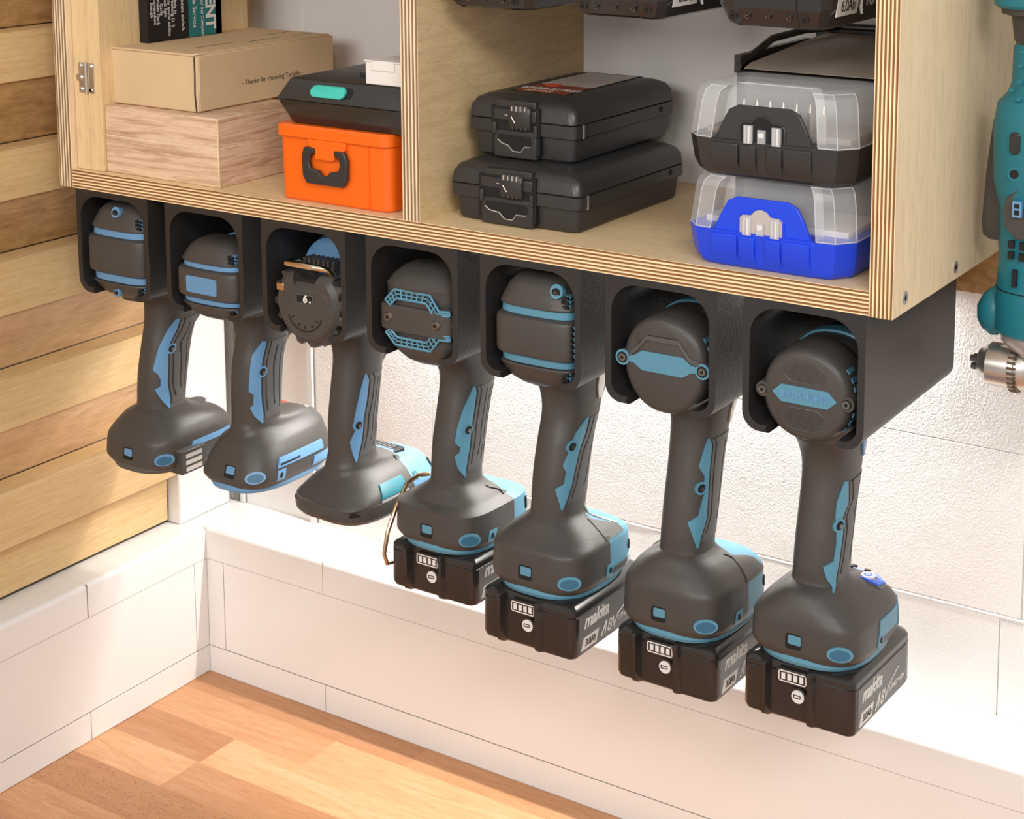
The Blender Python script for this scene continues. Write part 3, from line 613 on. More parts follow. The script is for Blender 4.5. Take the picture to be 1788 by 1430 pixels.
def cap_round(r, y0, zc, bar, facets=False, txt=None, rib=False, ring_ends=False, down=1.0):
    def f(root, P, T, BL):
        housing(P, root, r-.5, y0+30, zc, ring=BL, ry=y0+48)
        mb = MB()
        def R_(y_, q, n=2.1): return [(x, y_, z) for x, z in se(q, (q*down, q), n, 60, (0, zc))]
        mb.loft([R_(y0, r*.84), R_(y0+.8, r*.905), R_(y0+2.6, r*.96), R_(y0+6, r), R_(y0+26, r+.8), R_(y0+27, r-.3), R_(y0+40, r)], 'rubber'); cp = P('motor_cap', mb, root)
        # bar
        hx, hz, he = bar
        pl = [(-hx, zc), (-hx+he, zc-hz), (hx-he, zc-hz), (hx, zc), (hx-he, zc+hz), (-hx+he, zc+hz)]
        if ring_ends: pl = [(-hx, zc-2), (-hx+5, zc-2.6), (-hx+he, zc-hz), (hx-he, zc-hz), (hx-5, zc-2.6), (hx, zc-2), (hx, zc+2), (hx-5, zc+2.6), (hx-he, zc+hz), (-hx+he, zc+hz), (-hx+5, zc+2.6), (-hx, zc+2)]
        mb = MB(); mb.prism(pl, 1, y0-.9, y0+1, BL); br = P('cap_bar', mb, root, bevel=.3, label='blue bar')
        if txt:
            tx = text_mb(txt, 5.8, 'blueL', (lambda u, v, w: (u, y0-.9-w, zc+v)), 0, .45, .12, 1.12); P('embossed_text', tx, br, smooth=0)
        for s_ in (-1, 1):
            mb = MB(); xx = s_*(r-1.6 if not ring_ends else r-1.2)
            mb.cyl((xx, y0+8, zc), (0, -1, 0), 5.2, 8.2, 'rubber', 26, 4.8)
            if ring_ends: mb.cyl((xx, y0+.2, zc), (0, -1, 0), 5.2, 1.3, BL, 28).cyl((xx, y0-1.0, zc), (0, -1, 0), 3.7, .35, 'dark', 24)
            face_screw(mb, xx, y0-.6, zc, 3.1); P('screw_lug', mb, root)
        if rib:
            mb = MB()
            for s_ in (-1, 1):
                for i in range(9):
                    zz = s_*(9.2+i*1.35); hw = (15.5 if i else 9)-abs(i-3)*1.0-(0 if i < 5 else (i-5)*1.1)
                    mb.box(-hw*.9, hw*.9, y0-.35, y0+.5, zc+zz-.3, zc+zz+.3, 'rubber')
                q = [(-9, 8.2), (-14.5, 13), (-13, 19.5), (-6, 21.8), (6, 21.8), (13, 19.5), (14.5, 13), (9, 8.2)]
                mb.tube([(x, y0-.1, zc+s_*z) for x, z in q+q[:1]], .4, 'rubber2', 6)
            P('ribbed_panel', mb, root)
        if facets:
            mb = MB(); q = [(-r*.80, 1), (-r*.62, 5.5), (-r*.38, 14), (r*.38, 14), (r*.66, 3.5), (r*.88, 2.5)]
            q2 = [(x, z) for x, z in q]
            out = [(x*1.0, z+3.4) for x, z in q]
            mb.prism([(x, zc+z) for x, z in q2]+[(x, zc+z) for x, z in reversed(out)], 1, y0-1.3, y0+1.5, 'rubber2'); P('raised_ridge', mb, root, bevel=.5)
            mb = MB(); mb.loft([[(x, y0+.6, zc+z) for x, z in [(-r*.36, 16.5), (r*.36, 16.5), (r*.62, 9), (r*.70, 16), (r*.45, 25), (0, 28.4), (-r*.45, 25), (-r*.7, 16), (-r*.62, 9)]], [(x*.95, y0-.5, zc+z) for x, z in [(-r*.36, 18), (r*.36, 18), (r*.62, 11), (r*.66, 15.6), (r*.42, 23), (0, 26.4), (-r*.42, 23), (-r*.66, 15.6), (-r*.62, 11)]]], 'rubber'); P('top_facet', mb, root)
        vents(P, root, r, y0+8, BL, [zc+v for v in (17, 12, 7, -9, -14, -19)], zc)
    return f
def cap_mesh(root, P, T, BL):
    y0, zc, a = 68, 434, 30.5
    housing(P, root, 30, 92, 433, ring='rubber2')
    mb = MB(); stack(mb, [(398, 12, y0+14), (401, 18, y0+9), (406, 23.5, y0+5), (412, 28, y0+1.5), (416, 30, y0+.6), (452, 30.5, y0+.4), (457, 29.8, y0-1.2), (463, 26, y0+3), (468, 20.5, y0+9), (471, 15, y0+17)], 'rubber', 2.7); P('motor_cap', mb, root)
    mb = MB(); stack(mb, [(423, 30.6, y0-1), (425, 32.6, y0-3), (441, 32.8, y0-3), (443, 31, y0-1.2)], 'rubber', 4); P('cap_block', mb, root)
    mb = MB(); face_screw(mb, -21, y0-2.6, 434, 3.6); face_screw(mb, 21, y0-2.6, 434, 3.6); mb.box(-3.5, 3.5, y0-3.4, y0-2, 425.4, 426, 'rubber2'); P('cap_screws', mb, root)
    for s_, zb_ in ((1, 441.5), (-1, 426.0)):
        g = MB(); path = [(-25, 4), (-17, 12.5), (14, 12.5), (23, 2.5), (31, 2.5)]
        inn = [(-20, 1), (-14.5, 6.5), (11.5, 6.5), (18.5, -1.2), (31, -.2)]
        def pt(x, dz): return (x, y0-1.6+max(0, abs(x)-22)*.25+ (abs(dz)*.16), zb_+s_*dz)
        outp = [pt(x, z) for x, z in path]; inp = [pt(x, z) for x, z in inn]; mid = [tuple((p+q)/2 for p, q in zip(u, v)) for u, v in zip(outp, inp)]
        for line in (outp, inp, mid): g.tube(line, 1.0 if line is not mid else .6, BL, 6)
        for u, v, nn in zip(zip(outp, outp[1:]), zip(inp, inp[1:]), (3, 6, 3, 1)):
            for i in range(nn+1):
                t = i/nn; A = Vector(u[0]).lerp(Vector(u[1]), t); B_ = Vector(v[0]).lerp(Vector(v[1]), t); g.tube([A, B_], .65, BL, 6)
        for i in range(len(outp)-1):
            q = [outp[i], outp[i+1], inp[i+1], inp[i]]; g.loft([[(x, y_+.25, z) for x, y_, z in q], [(x, y_+2.2, z) for x, y_, z in q]], 'dark')
        P('vent_mesh', g, root, label='blue mesh vent')
    mb = MB(); mb.box(30.5, 33, y0+3, y0+20, 432.8, 435.2, BL); P('blue_stripe', mb, root)
def cap_dial(root, P, T, BL):
    y0, zc = 67, 430
    housing(P, root, 30, 102, 436, ring=BL, ry=118)
    mb = MB(); mb.loft([[(x, y_, z) for x, z in se(q, q, 2.2, 48, (2, 443))] for y_, q in ((97, 26), (99, 31), (106, 33), (150, 33.5))], BL); P('blue_shell', mb, root)
    N = 96
    def outl(q, tooth):
        p = []
        for i in range(N):
            t = 2*math.pi*i/N; rr = q
            side = abs(math.cos(t)) > .62 or math.sin(t) < -.2
            if side and tooth: rr = q+(1.6 if (i % 6) < 3 else -2.4)
            z = rr*math.sin(t)*.98; x = rr*math.cos(t)
            if z > 21 : z = 21+(z-21)*.25
            if z > 18 and abs(x+1) < 12: z = 16
            p.append((x, zc+z))
        return p
    mb = MB(); mb.loft([[(x*.80, y0, zc+(z-zc)*.80) for x, z in outl(33, 0)], [(x, y0+3.5, z) for x, z in outl(30, 0)], [(x, y0+5, z) for x, z in outl(32.6, 1)], [(x, y0+24, z) for x, z in outl(33.4, 1)], [(x, y0+26, z) for x, z in outl(28, 0)], [(x, y0+36, z) for x, z in outl(28, 0)]], 'rubber'); P('selector_dial', mb, root, smooth=.4)
    mb = MB(); mb.prism([(-26, 15), (-14, 25), (-9, 24), (-12, 15), (-22, 8)], 1, y0-.2, y0+12, 'rubber2') if 0 else None
    mb.prism([(-8, zc+1), (9, zc+1), (9, zc+8.6), (-8, zc+8.6)], 1, y0-1.3, y0+.8, 'rubber2').prism([(-6.8, zc+2), (7.8, zc+2), (7.8, zc+7.6), (-6.8, zc+7.6)], 1, y0-1.45, y0-1.2, 'dark'); P('dial_window', mb, root)
    tx = text_mb('6', 8, 'print', (lambda u, v, w: (1.2+u, y0-1.6-w, zc+4.9+v)), .1, .1, .35); tx.cyl((6, y0-1.5, zc+3.2), (0, -1, 0), .9, .3, 'print', 10); P('dial_number', tx, root, smooth=0)
    mb = MB(); mb.tube([(-17*math.cos(t*.2)*0+17*math.cos(math.radians(200+14*t)), y0-.85, zc-3+17*math.sin(math.radians(200+14*t))) for t in range(11)], .45, 'dark', 6)
    for t in (212, 245, 268, 300, 326): mb.tube([(12.5*math.cos(math.radians(t)), y0-.9, zc-3+12.5*math.sin(math.radians(t))), (15*math.cos(math.radians(t)), y0-.9, zc-3+15*math.sin(math.radians(t)))], .4, 'dark', 6)
    P('dial_marks', mb, root)
    mb = MB(); mb.prism(rrect(-27, -20, zc+8, zc+13.5, 1), 1, y0-1, y0+6, 'gold'); P('lock_tab', mb, root, bevel=.4, label='cream coloured tab')
    mb = MB(); mb.loft([[(x*q, y0-d, zc-2+z*q) for x, z in ((-14, -20), (14, -20), (21, -8), (21, 10), (14, 14), (-12, 14), (-21, 6), (-21, -8))] for q, d in ((1.05, -.6), (1.0, .7))], 'rubber'); P('dial_face', mb, root, bevel=.3)
    mb = MB(); 
    for i in range(7): mb.box(-17+i*4.6, -15+i*4.6, y0+18, y0+34, zc+22, zc+30, 'rubber')
    P('cooling_fins', mb, root)
    mb = MB(); mb.tube([(-17, y0+18, zc+23), (-17.5, y0+12, zc+28), (-19, y0+4, zc+29.5), (-17.5, y0+.5, zc+29.5), (8, y0+.5, zc+29.5), (12, y0+2, zc+29), (16.5, y0+7, zc+27), (17.5, y0+11, zc+22), (17, y0+14, zc+16)], 2.5, 'gold', 12); P('belt_hook', mb, root, label='bent shiny metal hook')

def ex_none(root, P, tab, T, BL): pass
def ex1(root, P, tab, T, BL):
    mb = MB(); zb = T['zb']; patch(mb, tab, [(zb+17, 108, 152), (zb+12.5, 106, 152)], BL, 1.0, cols=4); P('blue_stripe', mb, root)
    c = MB(); c.box(27, 42, 91, 118, zb-6, zb+13, 'rubber'); c.box(27, 43.5, 90, 112, zb+12.8, zb+14.2, 'rubber2'); cc = P('contact_clip', c, root, bevel=.6)
    c = MB()
    for i in range(3): c.box(41.5, 42.6, 95, 113, zb-4+i*5.6, zb-.6+i*5.6, 'silver')
    P('contacts', c, cc, smooth=0, label='pale metal contacts')
    mb = MB(); mb.cyl((4, 146, top_z(tab, 4, 146)-.6), (0, -.05, 1), 8, 1.4, 'rubber2', 24); P('mode_button', mb, root)
def ex2(root, P, tab, T, BL):
    zb = T['zb']; mb = MB(); patch(mb, tab, [(zb+20, 108, 158), (zb+13, 104, 158)], BL, 1.3, cols=4); patch(mb, tab, [(zb+16, 108, 130), (zb+14.6, 107, 129)], 'dark', 1.5, cols=3); P('blue_stripe', mb, root)
    mb = MB(); patch(mb, tab, [(zb+10, 146, 166), (zb+3, 143, 162)], BL, 1.0, cols=3); P('side_lug', mb, root)
    z = top_z(tab, 0, 152)
    pl = rrect(-28, 14, 152, 175, 6, 3); zt_ = lambda x, y_: top_z(tab, x, y_)
    mb = MB(); mb.loft([[(x, y_, zt_(x, y_)-3) for x, y_ in pl], [(x, y_, zt_(x, y_)+1.2) for x, y_ in pl]], 'rubber2'); pp = P('control_panel', mb, root, bevel=.5)
    z = zt_(-17, 165)+.8; mb = MB(); mb.cyl((-17, 165, z), (0, 0, 1), 5.4, 1.8, 'red', 24, 5); P('power_button', mb, pp, label='round red button'); z = zt_(2, 163)+.9
    mb = MB()
    for i in range(3):
        for j in range(2): mb.box(-8+i*7, -3.6+i*7, 157+j*8, 161+j*8, z+.4, z+.9, 'labelgrey')
    P('panel_marks', mb, pp, smooth=0)
def ex3(root, P, tab, T, BL):
    zb = T['zb']
    mb = MB(); patch(mb, tab, [(zb+17, 112, 138), (zb+8, 108, 138)], 'teal', 1.4, cols=5); patch(mb, tab, [(zb+7, 108, 140), (zb+1.6, 107, 138)], 'clearrim', 1.0, cols=5); P('side_panel', mb, root)
    c, t, v, n = None, None, None, None
    z = top_z(tab, 0, 158); mb = MB(); mb.prism(rrect(-16, 16, 148, 163, 3), 2, z-5, z+.6, 'dark'); vv = P('top_grille', mb, root)
    mb = MB()
    for i in range(6): mb.box(-7+i*3, -5.6+i*3, 149, 162, z+.4, z+1.6, 'rubber2')
    P('grille_slats', mb, vv, smooth=0)
    mb = MB(); on_surf(mb, tab, 8, zb+13, 3, 3.6, 'tealbox', .8, .5); mb2 = on_surf(mb, tab, 52, zb+14, 3.2, 4.4, 'dark', .9, .5); P('side_hole', mb, root)
    # folded heel
    mb = MB(); R_ = []
    for z_, d in ((zb+8, -.8), (zb+3, -1.6), (zb-2, -1.0), (zb-5.5, 2), (zb-6.5, 6)):
        y0, y1, a = T['y0'], T['y1']-6, 37; R_.append([(x, y_, z_-max(0, x)*.07) for x, y_ in se(a-d, (y1-y0)/2-d, 3.2, NT, (0, (y0+y1)/2))])
    mb.loft(R_, 'rubber'); P('foot_sole', mb, root)
    mb = MB(); on_surf(mb, tab, -50, zb+2, 4, 4, 'dark', 2.4, .6); P('strap_hole', mb, root)
    tx = text_mb('Y  8 M S', 5, 'print', (lambda u, v, w: (T.get('a', 37)+.3+w, 122+u, zb+22+v)), .1, .1, .05)
def ex4(root, P, tab, T, BL):
    mb = MB(); mb.tube([(-33, 126, 296), (-37, 118, 296.5), (-40, 107, 292), (-40.8, 96, 278), (-41.2, 86, 262), (-41.2, 81, 246), (-40, 83, 238), (-37.5, 90, 238)], 1.7, 'gold', 10); P('belt_hook', mb, root, label='thin metal belt hook')
    zb = T['zb']; mb = MB(); on_surf(mb, tab, 30, zb+17, 2.2, 5, 'dark', .7, .5, 20, 4); patch(mb, tab, [(zb+5, 124, 160), (zb+1, 122, 158)], 'clearrim', 1.1, cols=4); P('side_slot', mb, root)
def ex5(root, P, tab, T, BL):
    zb = T['zb']; mb = MB(); on_surf(mb, tab, 28, zb+16, 2.2, 3.6, 'dark', .7, .5); P('side_hole', mb, root)
    mb = MB(); patch(mb, tab, [(zb+8, 112, 130), (zb+3, 110, 128)], 'rubber', 1.0, cols=3); patch(mb, tab, [(zb+9, 132, 148), (zb+2, 130, 146)], 'clearrim', 1.0, cols=3); P('latch', mb, root)
    # pale piping down the front of the grip
    mb = MB(); pts = []
    for i in range(22):
        z = 398-i*5; y0, y1, a, n = interp(tab, z); pts.append(surf(tab, 30, z, .2))
    mb.tube(pts, .7, 'silver', 6); P('piping', mb, root)
def ex6(root, P, tab, T, BL):
    zb = T['zb']; mb = MB(); on_surf(mb, tab, 28, zb+17, 2.4, 4, 'dark', .7, .5); P('side_hole', mb, root)
def ex7(root, P, tab, T, BL):
    zb = T['zb']; zt_ = lambda x, y_, o_=0: top_z(tab, x, y_)+o_
    pl = [(-6, 121), (24, 121), (30, 126), (30, 140), (22, 146), (-6, 146)]; pi = [(12+(x-12)*.9, 133.5+(y_-133.5)*.88) for x, y_ in pl]
    mb = MB(); mb.loft([[(x, y_, zt_(x, y_, -3)) for x, y_ in pl], [(x, y_, zt_(x, y_, 1.0)) for x, y_ in pl]], 'rubber2'); pp = P('control_panel', mb, root)
    mb = MB(); mb.loft([[(x, y_, zt_(x, y_, .2)) for x, y_ in pi], [(x, y_, zt_(x, y_, 1.8)) for x, y_ in pi]], 'disp'); pd = P('display', mb, pp, label='bright blue control display')
    mb = MB()
    for x, y_ in ((6, 141), (15, 141), (6, 134)): z = zt_(x, y_, 1.2); mb.box(x-1.8, x+1.8, y_-1, y_+1, z, z+1.2, 'ink')
    z = zt_(21, 130); mb.cyl((20, 130, z+1), (0, 0, 1), 4.6, 1.3, 'print', 22).cyl((20, 130, z+2.3), (0, 0, 1), 3.0, .1, 'disp', 22).box(18.6, 21.6, 129.5, 130.7, z+2.4, z+2.5, 'print'); P('display_marks', mb, pp, smooth=0)
    mb = MB(); patch(mb, tab, [(zb+22, 146, 156), (zb+2, 142, 150)], BL, .9, cols=3); P('blue_corner', mb, root)
S = lambda *r: list(r)
tools = {
 1: dict(slot=0, dim=33, hand=[(416, 131.5), (379, 124.91), (345, 116.17), (311, 110.88), (262, 111.88)], hs=1.06, zt=302.5, sh=0.49, e0=0.85, e1=1.7, ea=0.6, a=37.5, zb=263, y0=72.08, y1=165.14, blue='blueL', rimm='rubber2', tilt=.0,
    strip=S((378.5, -22, 378.0, -13), (371.0, -39, 369.5, -16), (357.5, -55, 356.5, -30), (348.5, -60, 347.0, -25), (339.0, -63, 337.5, -22), (335.5, -48, 334.0, -21), (330.5, -39, 329.5, -21), (325.5, -39, 324.5, -19), (323.0, -54, 321.5, -17), (315.0, -38, 313.0, -12), (306.0, -16, 305.5, -15)), bolt=(355.0, -21), ribs=3,
    cap=cap_bands(403, 418, 424.5, 455, 461, 481, 66, 31.5, holes=[(2, 474.5, 4.4), (1, 410.5, 3.4)]), extra=ex1, tag=0, fz=9),
 2: dict(slot=4, dim=27, hand=[(416, 125.92), (378, 126.89), (351, 120.11), (314, 117.95), (262, 118.95)], hs=1.07, zt=306.1, sh=0.28, e0=2.0, e1=0.16, ea=2.0, a=35.0, zb=265, y0=79.66, y1=180.0, blue='blueL', tilt=.0,
    strip=S((376.6, -38, 376.1, -27), (366.6, -58, 365.6, -28), (355.1, -58, 354.1, -28), (338.1, -59, 336.6, -26), (335.1, -46, 334.1, -26), (326.6, -47, 325.1, -24), (324.6, -57, 323.1, -23), (317.6, -46, 316.1, -21), (310.6, -25, 310.6, -23)), bolt=(352.6, -25), ribs=3,
    cap=cap_bands(401, 415, 419.5, 443, 447.5, 464, 65, 31, rect=(-16.5, 15, 424.5, 437.5), n=2.9), extra=ex2, tag=1, fz=10),
 3: dict(slot=-60, dim=60, hand=[(416, 125.22), (378, 126.54), (343, 119.5), (307, 116.5), (262, 117.5)], hs=1.01, zt=295.5, sh=0.28, e0=1.82, e1=0.48, ea=2.0, a=35.99, zb=266, y0=76.18, y1=187.58, ysplit=148, blue='blueL', pad=.1, padl=2, rim=0, tilt=.02,
    strip=S((366.0, -19, 365.5, -15), (362.0, -22, 360.5, -7), (346.0, -31, 344.0, -8), (332.5, -38, 331.0, -13), (325.0, -32, 323.5, -13), (316.5, -49, 314.5, -17), (308.0, -43, 307.0, -24), (300.5, -34, 300.5, -32)), bolt=(328.5, -26), ribs=4,
    cap=cap_dial, extra=ex3, tag=0, collar='blueL', fz=9),
 4: dict(slot=-1, dim=33, hand=[(416, 121.16), (379, 131.54), (341, 121.74), (307, 116.83), (262, 117.83)], hs=1.07, zt=300.43, sh=0.71, e0=0.79, e1=2.2, ea=1.11, a=38.5, zb=263, y0=80.18, y1=166.0, ysplit=136, battery=1, by0=84, bz=221, base=221, tilt=.03, pad=.2, padl=26,
    strip=S((373.9, -31, 373.9, -27), (369.9, -35, 368.9, -21), (356.4, -50, 354.4, -19), (345.4, -57, 343.4, -20), (335.4, -58, 333.4, -18), (331.4, -42, 329.9, -18), (327.9, -44, 326.4, -20), (325.4, -56, 323.4, -21), (316.4, -46, 315.4, -24), (309.9, -28, 309.4, -26)), bolt=(343.4, -29), ribs=4,
    cap=cap_mesh, extra=ex4, collar='blueL', fz=9, tag=1),
 5: dict(slot=-2, dim=31, hand=[(416, 115.0), (384, 118.5), (342, 105.97), (302, 100.39), (262, 101.39)], hs=1.1, zt=303.36, sh=0.61, e0=0.69, e1=2.2, ea=1.04, a=38.5, zb=261, y0=61.36, y1=148.83, ysplit=108, battery=1, by0=60.5, bz=217, base=217, tilt=.03, pad=.30, padl=22,
    strip=S((372.4, -10, 371.9, -6), (363.4, -31, 360.9, -6), (351.4, -41, 349.4, -15), (342.9, -51, 340.9, -18), (338.4, -40, 336.9, -20), (330.4, -43, 328.9, -23), (327.9, -64, 326.4, -26), (319.9, -54, 318.9, -34), (312.4, -46, 312.4, -44)), bolt=(355.4, -35), ribs=2,
    cap=cap_bands(400, 418, 423.5, 452, 458, 479, 68, 30.5, holes=[(19, 471, 5)], bulge=2.8, ribs=True), extra=ex5, collar='silver', fz=10),
 6: dict(slot=-3, dim=30, hand=[(416, 131.62), (377, 122.08), (338, 112.92), (303, 106.61), (262, 107.61)], hs=1.08, zt=298.03, sh=0.58, e0=0.62, e1=1.7, ea=0.83, a=38.5, zb=252.5, y0=72.0, y1=162.57, ysplit=122, battery=1, by0=75, bz=209, base=209, tilt=.03, pad=.40, padl=26,
    strip=S((377.0, -38, 377.0, -34), (373.0, -42, 372.0, -26), (359.5, -51, 358.0, -23), (352.5, -33, 352.0, -22), (340.0, -29, 339.0, -19), (327.5, -38, 326.0, -16), (324.0, -64, 322.0, -18), (317.0, -52, 315.5, -25), (306.5, -37, 306.0, -34)), bolt=(345.5, -40), ribs=2,
    cap=cap_round(30.5, 70, 436, (26, 6.6, 11), True, None, False, True, 1.14), extra=ex6, collar='silver', fz=10),
 7: dict(slot=-2, dim=28, hand=[(416, 105.15), (380, 114.48), (345, 106.73), (311, 100.39), (262, 101.39)], hs=1.08, zt=303.92, sh=0.52, e0=0.25, e1=0.93, ea=1.11, a=38.5, zb=264, y0=64.1, y1=154.39, battery=1, by0=66.5, bz=219, base=219, tilt=.05, window=(104, 138, 272, 284),
    strip=S((371.4, -33, 370.9, -24), (359.4, -45, 356.9, -14), (350.4, -45, 348.9, -27), (340.4, -37, 338.9, -20), (333.9, -34, 332.9, -21), (323.4, -37, 322.4, -23), (320.4, -62, 318.9, -25), (312.4, -53, 311.4, -30), (305.4, -33, 305.4, -31)), bolt=(344.9, -34), ribs=2,
    cap=cap_round(29.5, 69, 433, (21.5, 5.6, 6), False, 'BRUSHLESS', True, False), extra=ex7, collar='blueL', fz=9.5),
}
tl = ['cordless tool without battery hanging at the far left, plain dark cap, side connector clip',
 'cordless tool with blue rectangle cap and red button on its foot',
 'cordless tool with numbered dial cap and shiny metal hook, no battery',
 'cordless tool with blue mesh vents, thin belt hook and black battery',
 'cordless tool with two pale blue bands, its black battery beside the mesh-vent tool',
 'cordless tool with plain blue bar between two screws on a round cap',
 'rightmost cordless tool, BRUSHLESS on a blue bar, blue display on its foot']
for k in range(1, 8): build_tool(k, tools[k], 'cordless_tool', tl[k-1], 'cordless tools hanging under the cabinet')

# ------------------------------------------------------------------ things on the shelf
SZ = CZ1+.15
# beech box
r = empty('wooden_box', (-110, 110, SZ), 'beech wood box with a light joint line, under the cardboard box', 'box')
RO_ = (-110, 110, SZ)
b = MB(); b.box(-169.6, -47.2, 73.4, 168, SZ, 536, 'beech'); finish('body', b, r, RO_, bevel=.6)
b = MB(); b.box(-169.6, -47.2, 73.4, 168, 536.4, 559.8, 'beech'); finish('lid', b, r, RO_, bevel=.8)
b = MB(); b.box(-47.9, -47.0, 73.2, 74.1, SZ, 559, 'birch_pale').box(-169.4, -47.0, 73.25, 73.6, 535.7, 536.7, 'birch_pale').box(-47.4, -47.0, 73.3, 167.8, 535.7, 536.7, 'birch_pale'); finish('inlay_line', b, r, RO_, smooth=0, label='pale inlay along the joint')
# cardboard box
r = empty('cardboard_box', (-125, 150, 560), 'brown cardboard box stacked on the beech wood box', 'box')
RO_ = (-125, 150, 560)
b = MB(); b.box(-179.6, -77.8, 84.4, 244, 560.1, 604, 'card'); bx = finish('body', b, r, RO_, bevel=1.2)
b = MB(); b.box(-180.6, -80, 83.6, 242, 603.9, 605.6, 'card').box(-78.0, -77.2, 86, 243, 561, 604, 'card'); finish('lid_flap', b, r, RO_, bevel=.5)
b = MB(); b.tube([(-79.3, 83.9, 561), (-80.2, 83.6, 575), (-79.8, 83.7, 590), (-79.9, 83.6, 604)], .55, 'ink', 6).tube([(-79.9, 83.9, 605.4), (-76.8, 86, 606)], .6, 'cardin', 6); finish('fold_gap', b, r, RO_, label='dark gap along the folded corner')
tx = text_mb('- Thanks for choosing Tacklife -', 5.6, 'ink', (lambda u, v, w: (-77.1+w, 168+u*1.0, 577.5+v)), 0, .03, .02); finish('printed_text', tx, r, RO_, smooth=0)
b = MB()
for x0, y0, l in ((-108, 112, 44), (-100, 165, 38), (-120, 205, 30), (-96, 215, 24)): b.box(x0, x0+1.6, y0, y0+l, 605.6, 605.75, 'gray')
finish('top_print', b, r, RO_, smooth=0)
# boxed package standing behind (black and teal)
r = empty('book_box', (-164, 155, 606), 'black and teal printed package standing upright behind the cardboard box', 'package'); RO_ = (-164, 155, 606)
b = MB(); b.box(-168.8, -159.5, 112.4, 196, 606.1, 715, 'blackbox'); bb = finish('carton', b, r, RO_, bevel=.4)
b = MB(); b.box(-159.6, -159.2, 158, 196, 606.2, 715, 'tealbox').box(-159.6, -159.2, 189, 196, 606.2, 715, 'blackbox'); finish('teal_panel', b, r, RO_, smooth=0, label='teal strip')
tx = text_mb('MENT', 15.5, 'print', (lambda u, v, w: (-159.0+w, 182.5+v, 631-u)), 0, .04, .5, .95)
for i, (t_, yy, s_) in enumerate((('Behörde Service', 164.5, 6.2), ('Lightning Tool Set Compact', 173.5, 4.6), ('Besonders einfach', 151, 4.8), ('Made in', 143, 4.4), ('Verarbeitung D. S.', 140, 4.4), ('Germany special edition', 136, 4.2), ('Steel: light', 132, 4.2), ('Gerät', 127.5, 4.2), ('Vielen Dank', 124, 4.2), ('Chromvanadium', 120.5, 4.2), ('Energie', 117, 4.2))):
    join(tx, text_mb(t_, s_, 'print', (lambda u, v, w, yy=yy, i=i: (-159.0+w, yy+v, 634-(i % 3)*2-u)), 0, .03, .04))
finish('lettering', tx, bb, RO_, smooth=0)
# orange box
r = empty('orange_case', (60, 110, SZ), 'small bright orange plastic case with a black handle on the shelf', 'tool case'); RO_ = (60, 110, SZ)
b = MB(); b.loft([[(x, y, z) for x, y in rrect(14+d, 117.5-d, 74+d, 150-d, 7)] for z, d in ((SZ, 1.5), (SZ+1.5, .2), (556, -.6), (558, -.6))], 'orange'); ob = finish('body', b, r, RO_)
b = MB(); b.loft([[(x, y, z) for x, y in rrect(11.6+d, 119.5-d, 70.5+d, 153-d, 8)] for z, d in ((553.6, 1), (554.6, 0), (561.5, 0), (563.2, 1.5))], 'orange'); finish('lid', b, r, RO_)
b = MB(); b.prism([(44, 554), (80, 554), (80, 549), (78, 547.5), (77, 545), (50, 545), (49, 547.5), (44, 549)], 1, 70.4, 75, 'orange').prism(rrect(52, 70, 539.8, 547, 1.5), 1, 69.3, 72, 'orange'); finish('latch_tongue', b, r, RO_, bevel=.5)
b = MB(); b.box(98.6, 99.3, 72.8, 74.4, SZ+2, 553, 'orange'); finish('corner_rib', b, r, RO_, smooth=0)
hp = [(37, 546), (46, 548), (46, 545), (44.5, 541), (43.5, 537)]
b = MB()
outer = [(36.5, 541.5), (38.5, 547.3), (47, 546.8), (47, 543.4), (44, 542.6), (42.4, 538), (43.6, 533.2), (50, 532), (52.6, 528.8), (57.4, 528.8), (60, 532), (67, 533.2), (68.6, 538), (66.4, 542.6), (63.5, 543.4), (63.5, 546.8), (72, 546.5), (74.6, 540.5), (74, 528), (71, 522.5), (40, 522.5), (37, 528)]
outer = [(55.5+(x-55.5)*1.12+5.5, 535+(z-535)*1.08) for x, z in outer]
b.prism(outer, 1, 68.6, 72.2, 'case'); finish('handle', b, r, RO_, bevel=1.0, seg=3, label='black folding handle')
# black case with mint button
r = empty('slim_case', (75, 110, 564), 'slim black case with a mint green slide button, lying on the orange case', 'tool case'); RO_ = (75, 110, 564)
b = MB()
b.loft([[(x, y, z) for x, y in rrect(x0, x1, y0, y1, 3, 3)] for z, x0, x1, y0, y1 in ((563.4, 26, 131, 77, 198), (564.5, 24, 132, 76, 200), (580, 13.2, 133.6, 73.2, 207), (580.6, 13.2, 133.6, 73.2, 207))], 'blackp')
cb = finish('tray', b, r, RO_)
b = MB(); b.loft([[(x, y, z) for x, y in rrect(x0, x1, y0, y1, 3, 3)] for z, x0, x1, y0, y1 in ((581.2, 13.0, 133.8, 73, 207), (582.4, 13, 133.8, 73, 207), (595.4, 19.5, 131.5, 80, 201), (596.4, 21.5, 130, 82, 199))], 'case'); cl_ = finish('lid', b, r, RO_)
def slp(u, v, w):  # sloped front of the lid
    t = (v)/14.; return (u, 73+6.6*t-w, 582+13.4*t)
b = MB(); pl = rrect(44, 83, 3.2, 11.2, 3.9); b.loft([[slp(x, v, -.3) for x, v in pl], [slp(x, v, .15) for x, v in pl]], 'dark'); finish('button_slot', b, r, RO_)
b = MB(); pl = rrect(45, 77, 3.0, 11.6, 4.2); b.loft([[slp(x, v, 0) for x, v in pl], [slp(x, v, 1.7) for x, v in pl], [slp(x*.985+.9, 7.3+(v-7.3)*.85, 2.4) for x, v in pl]], 'mint'); finish('slide_button', b, r, RO_, label='mint green slide button')
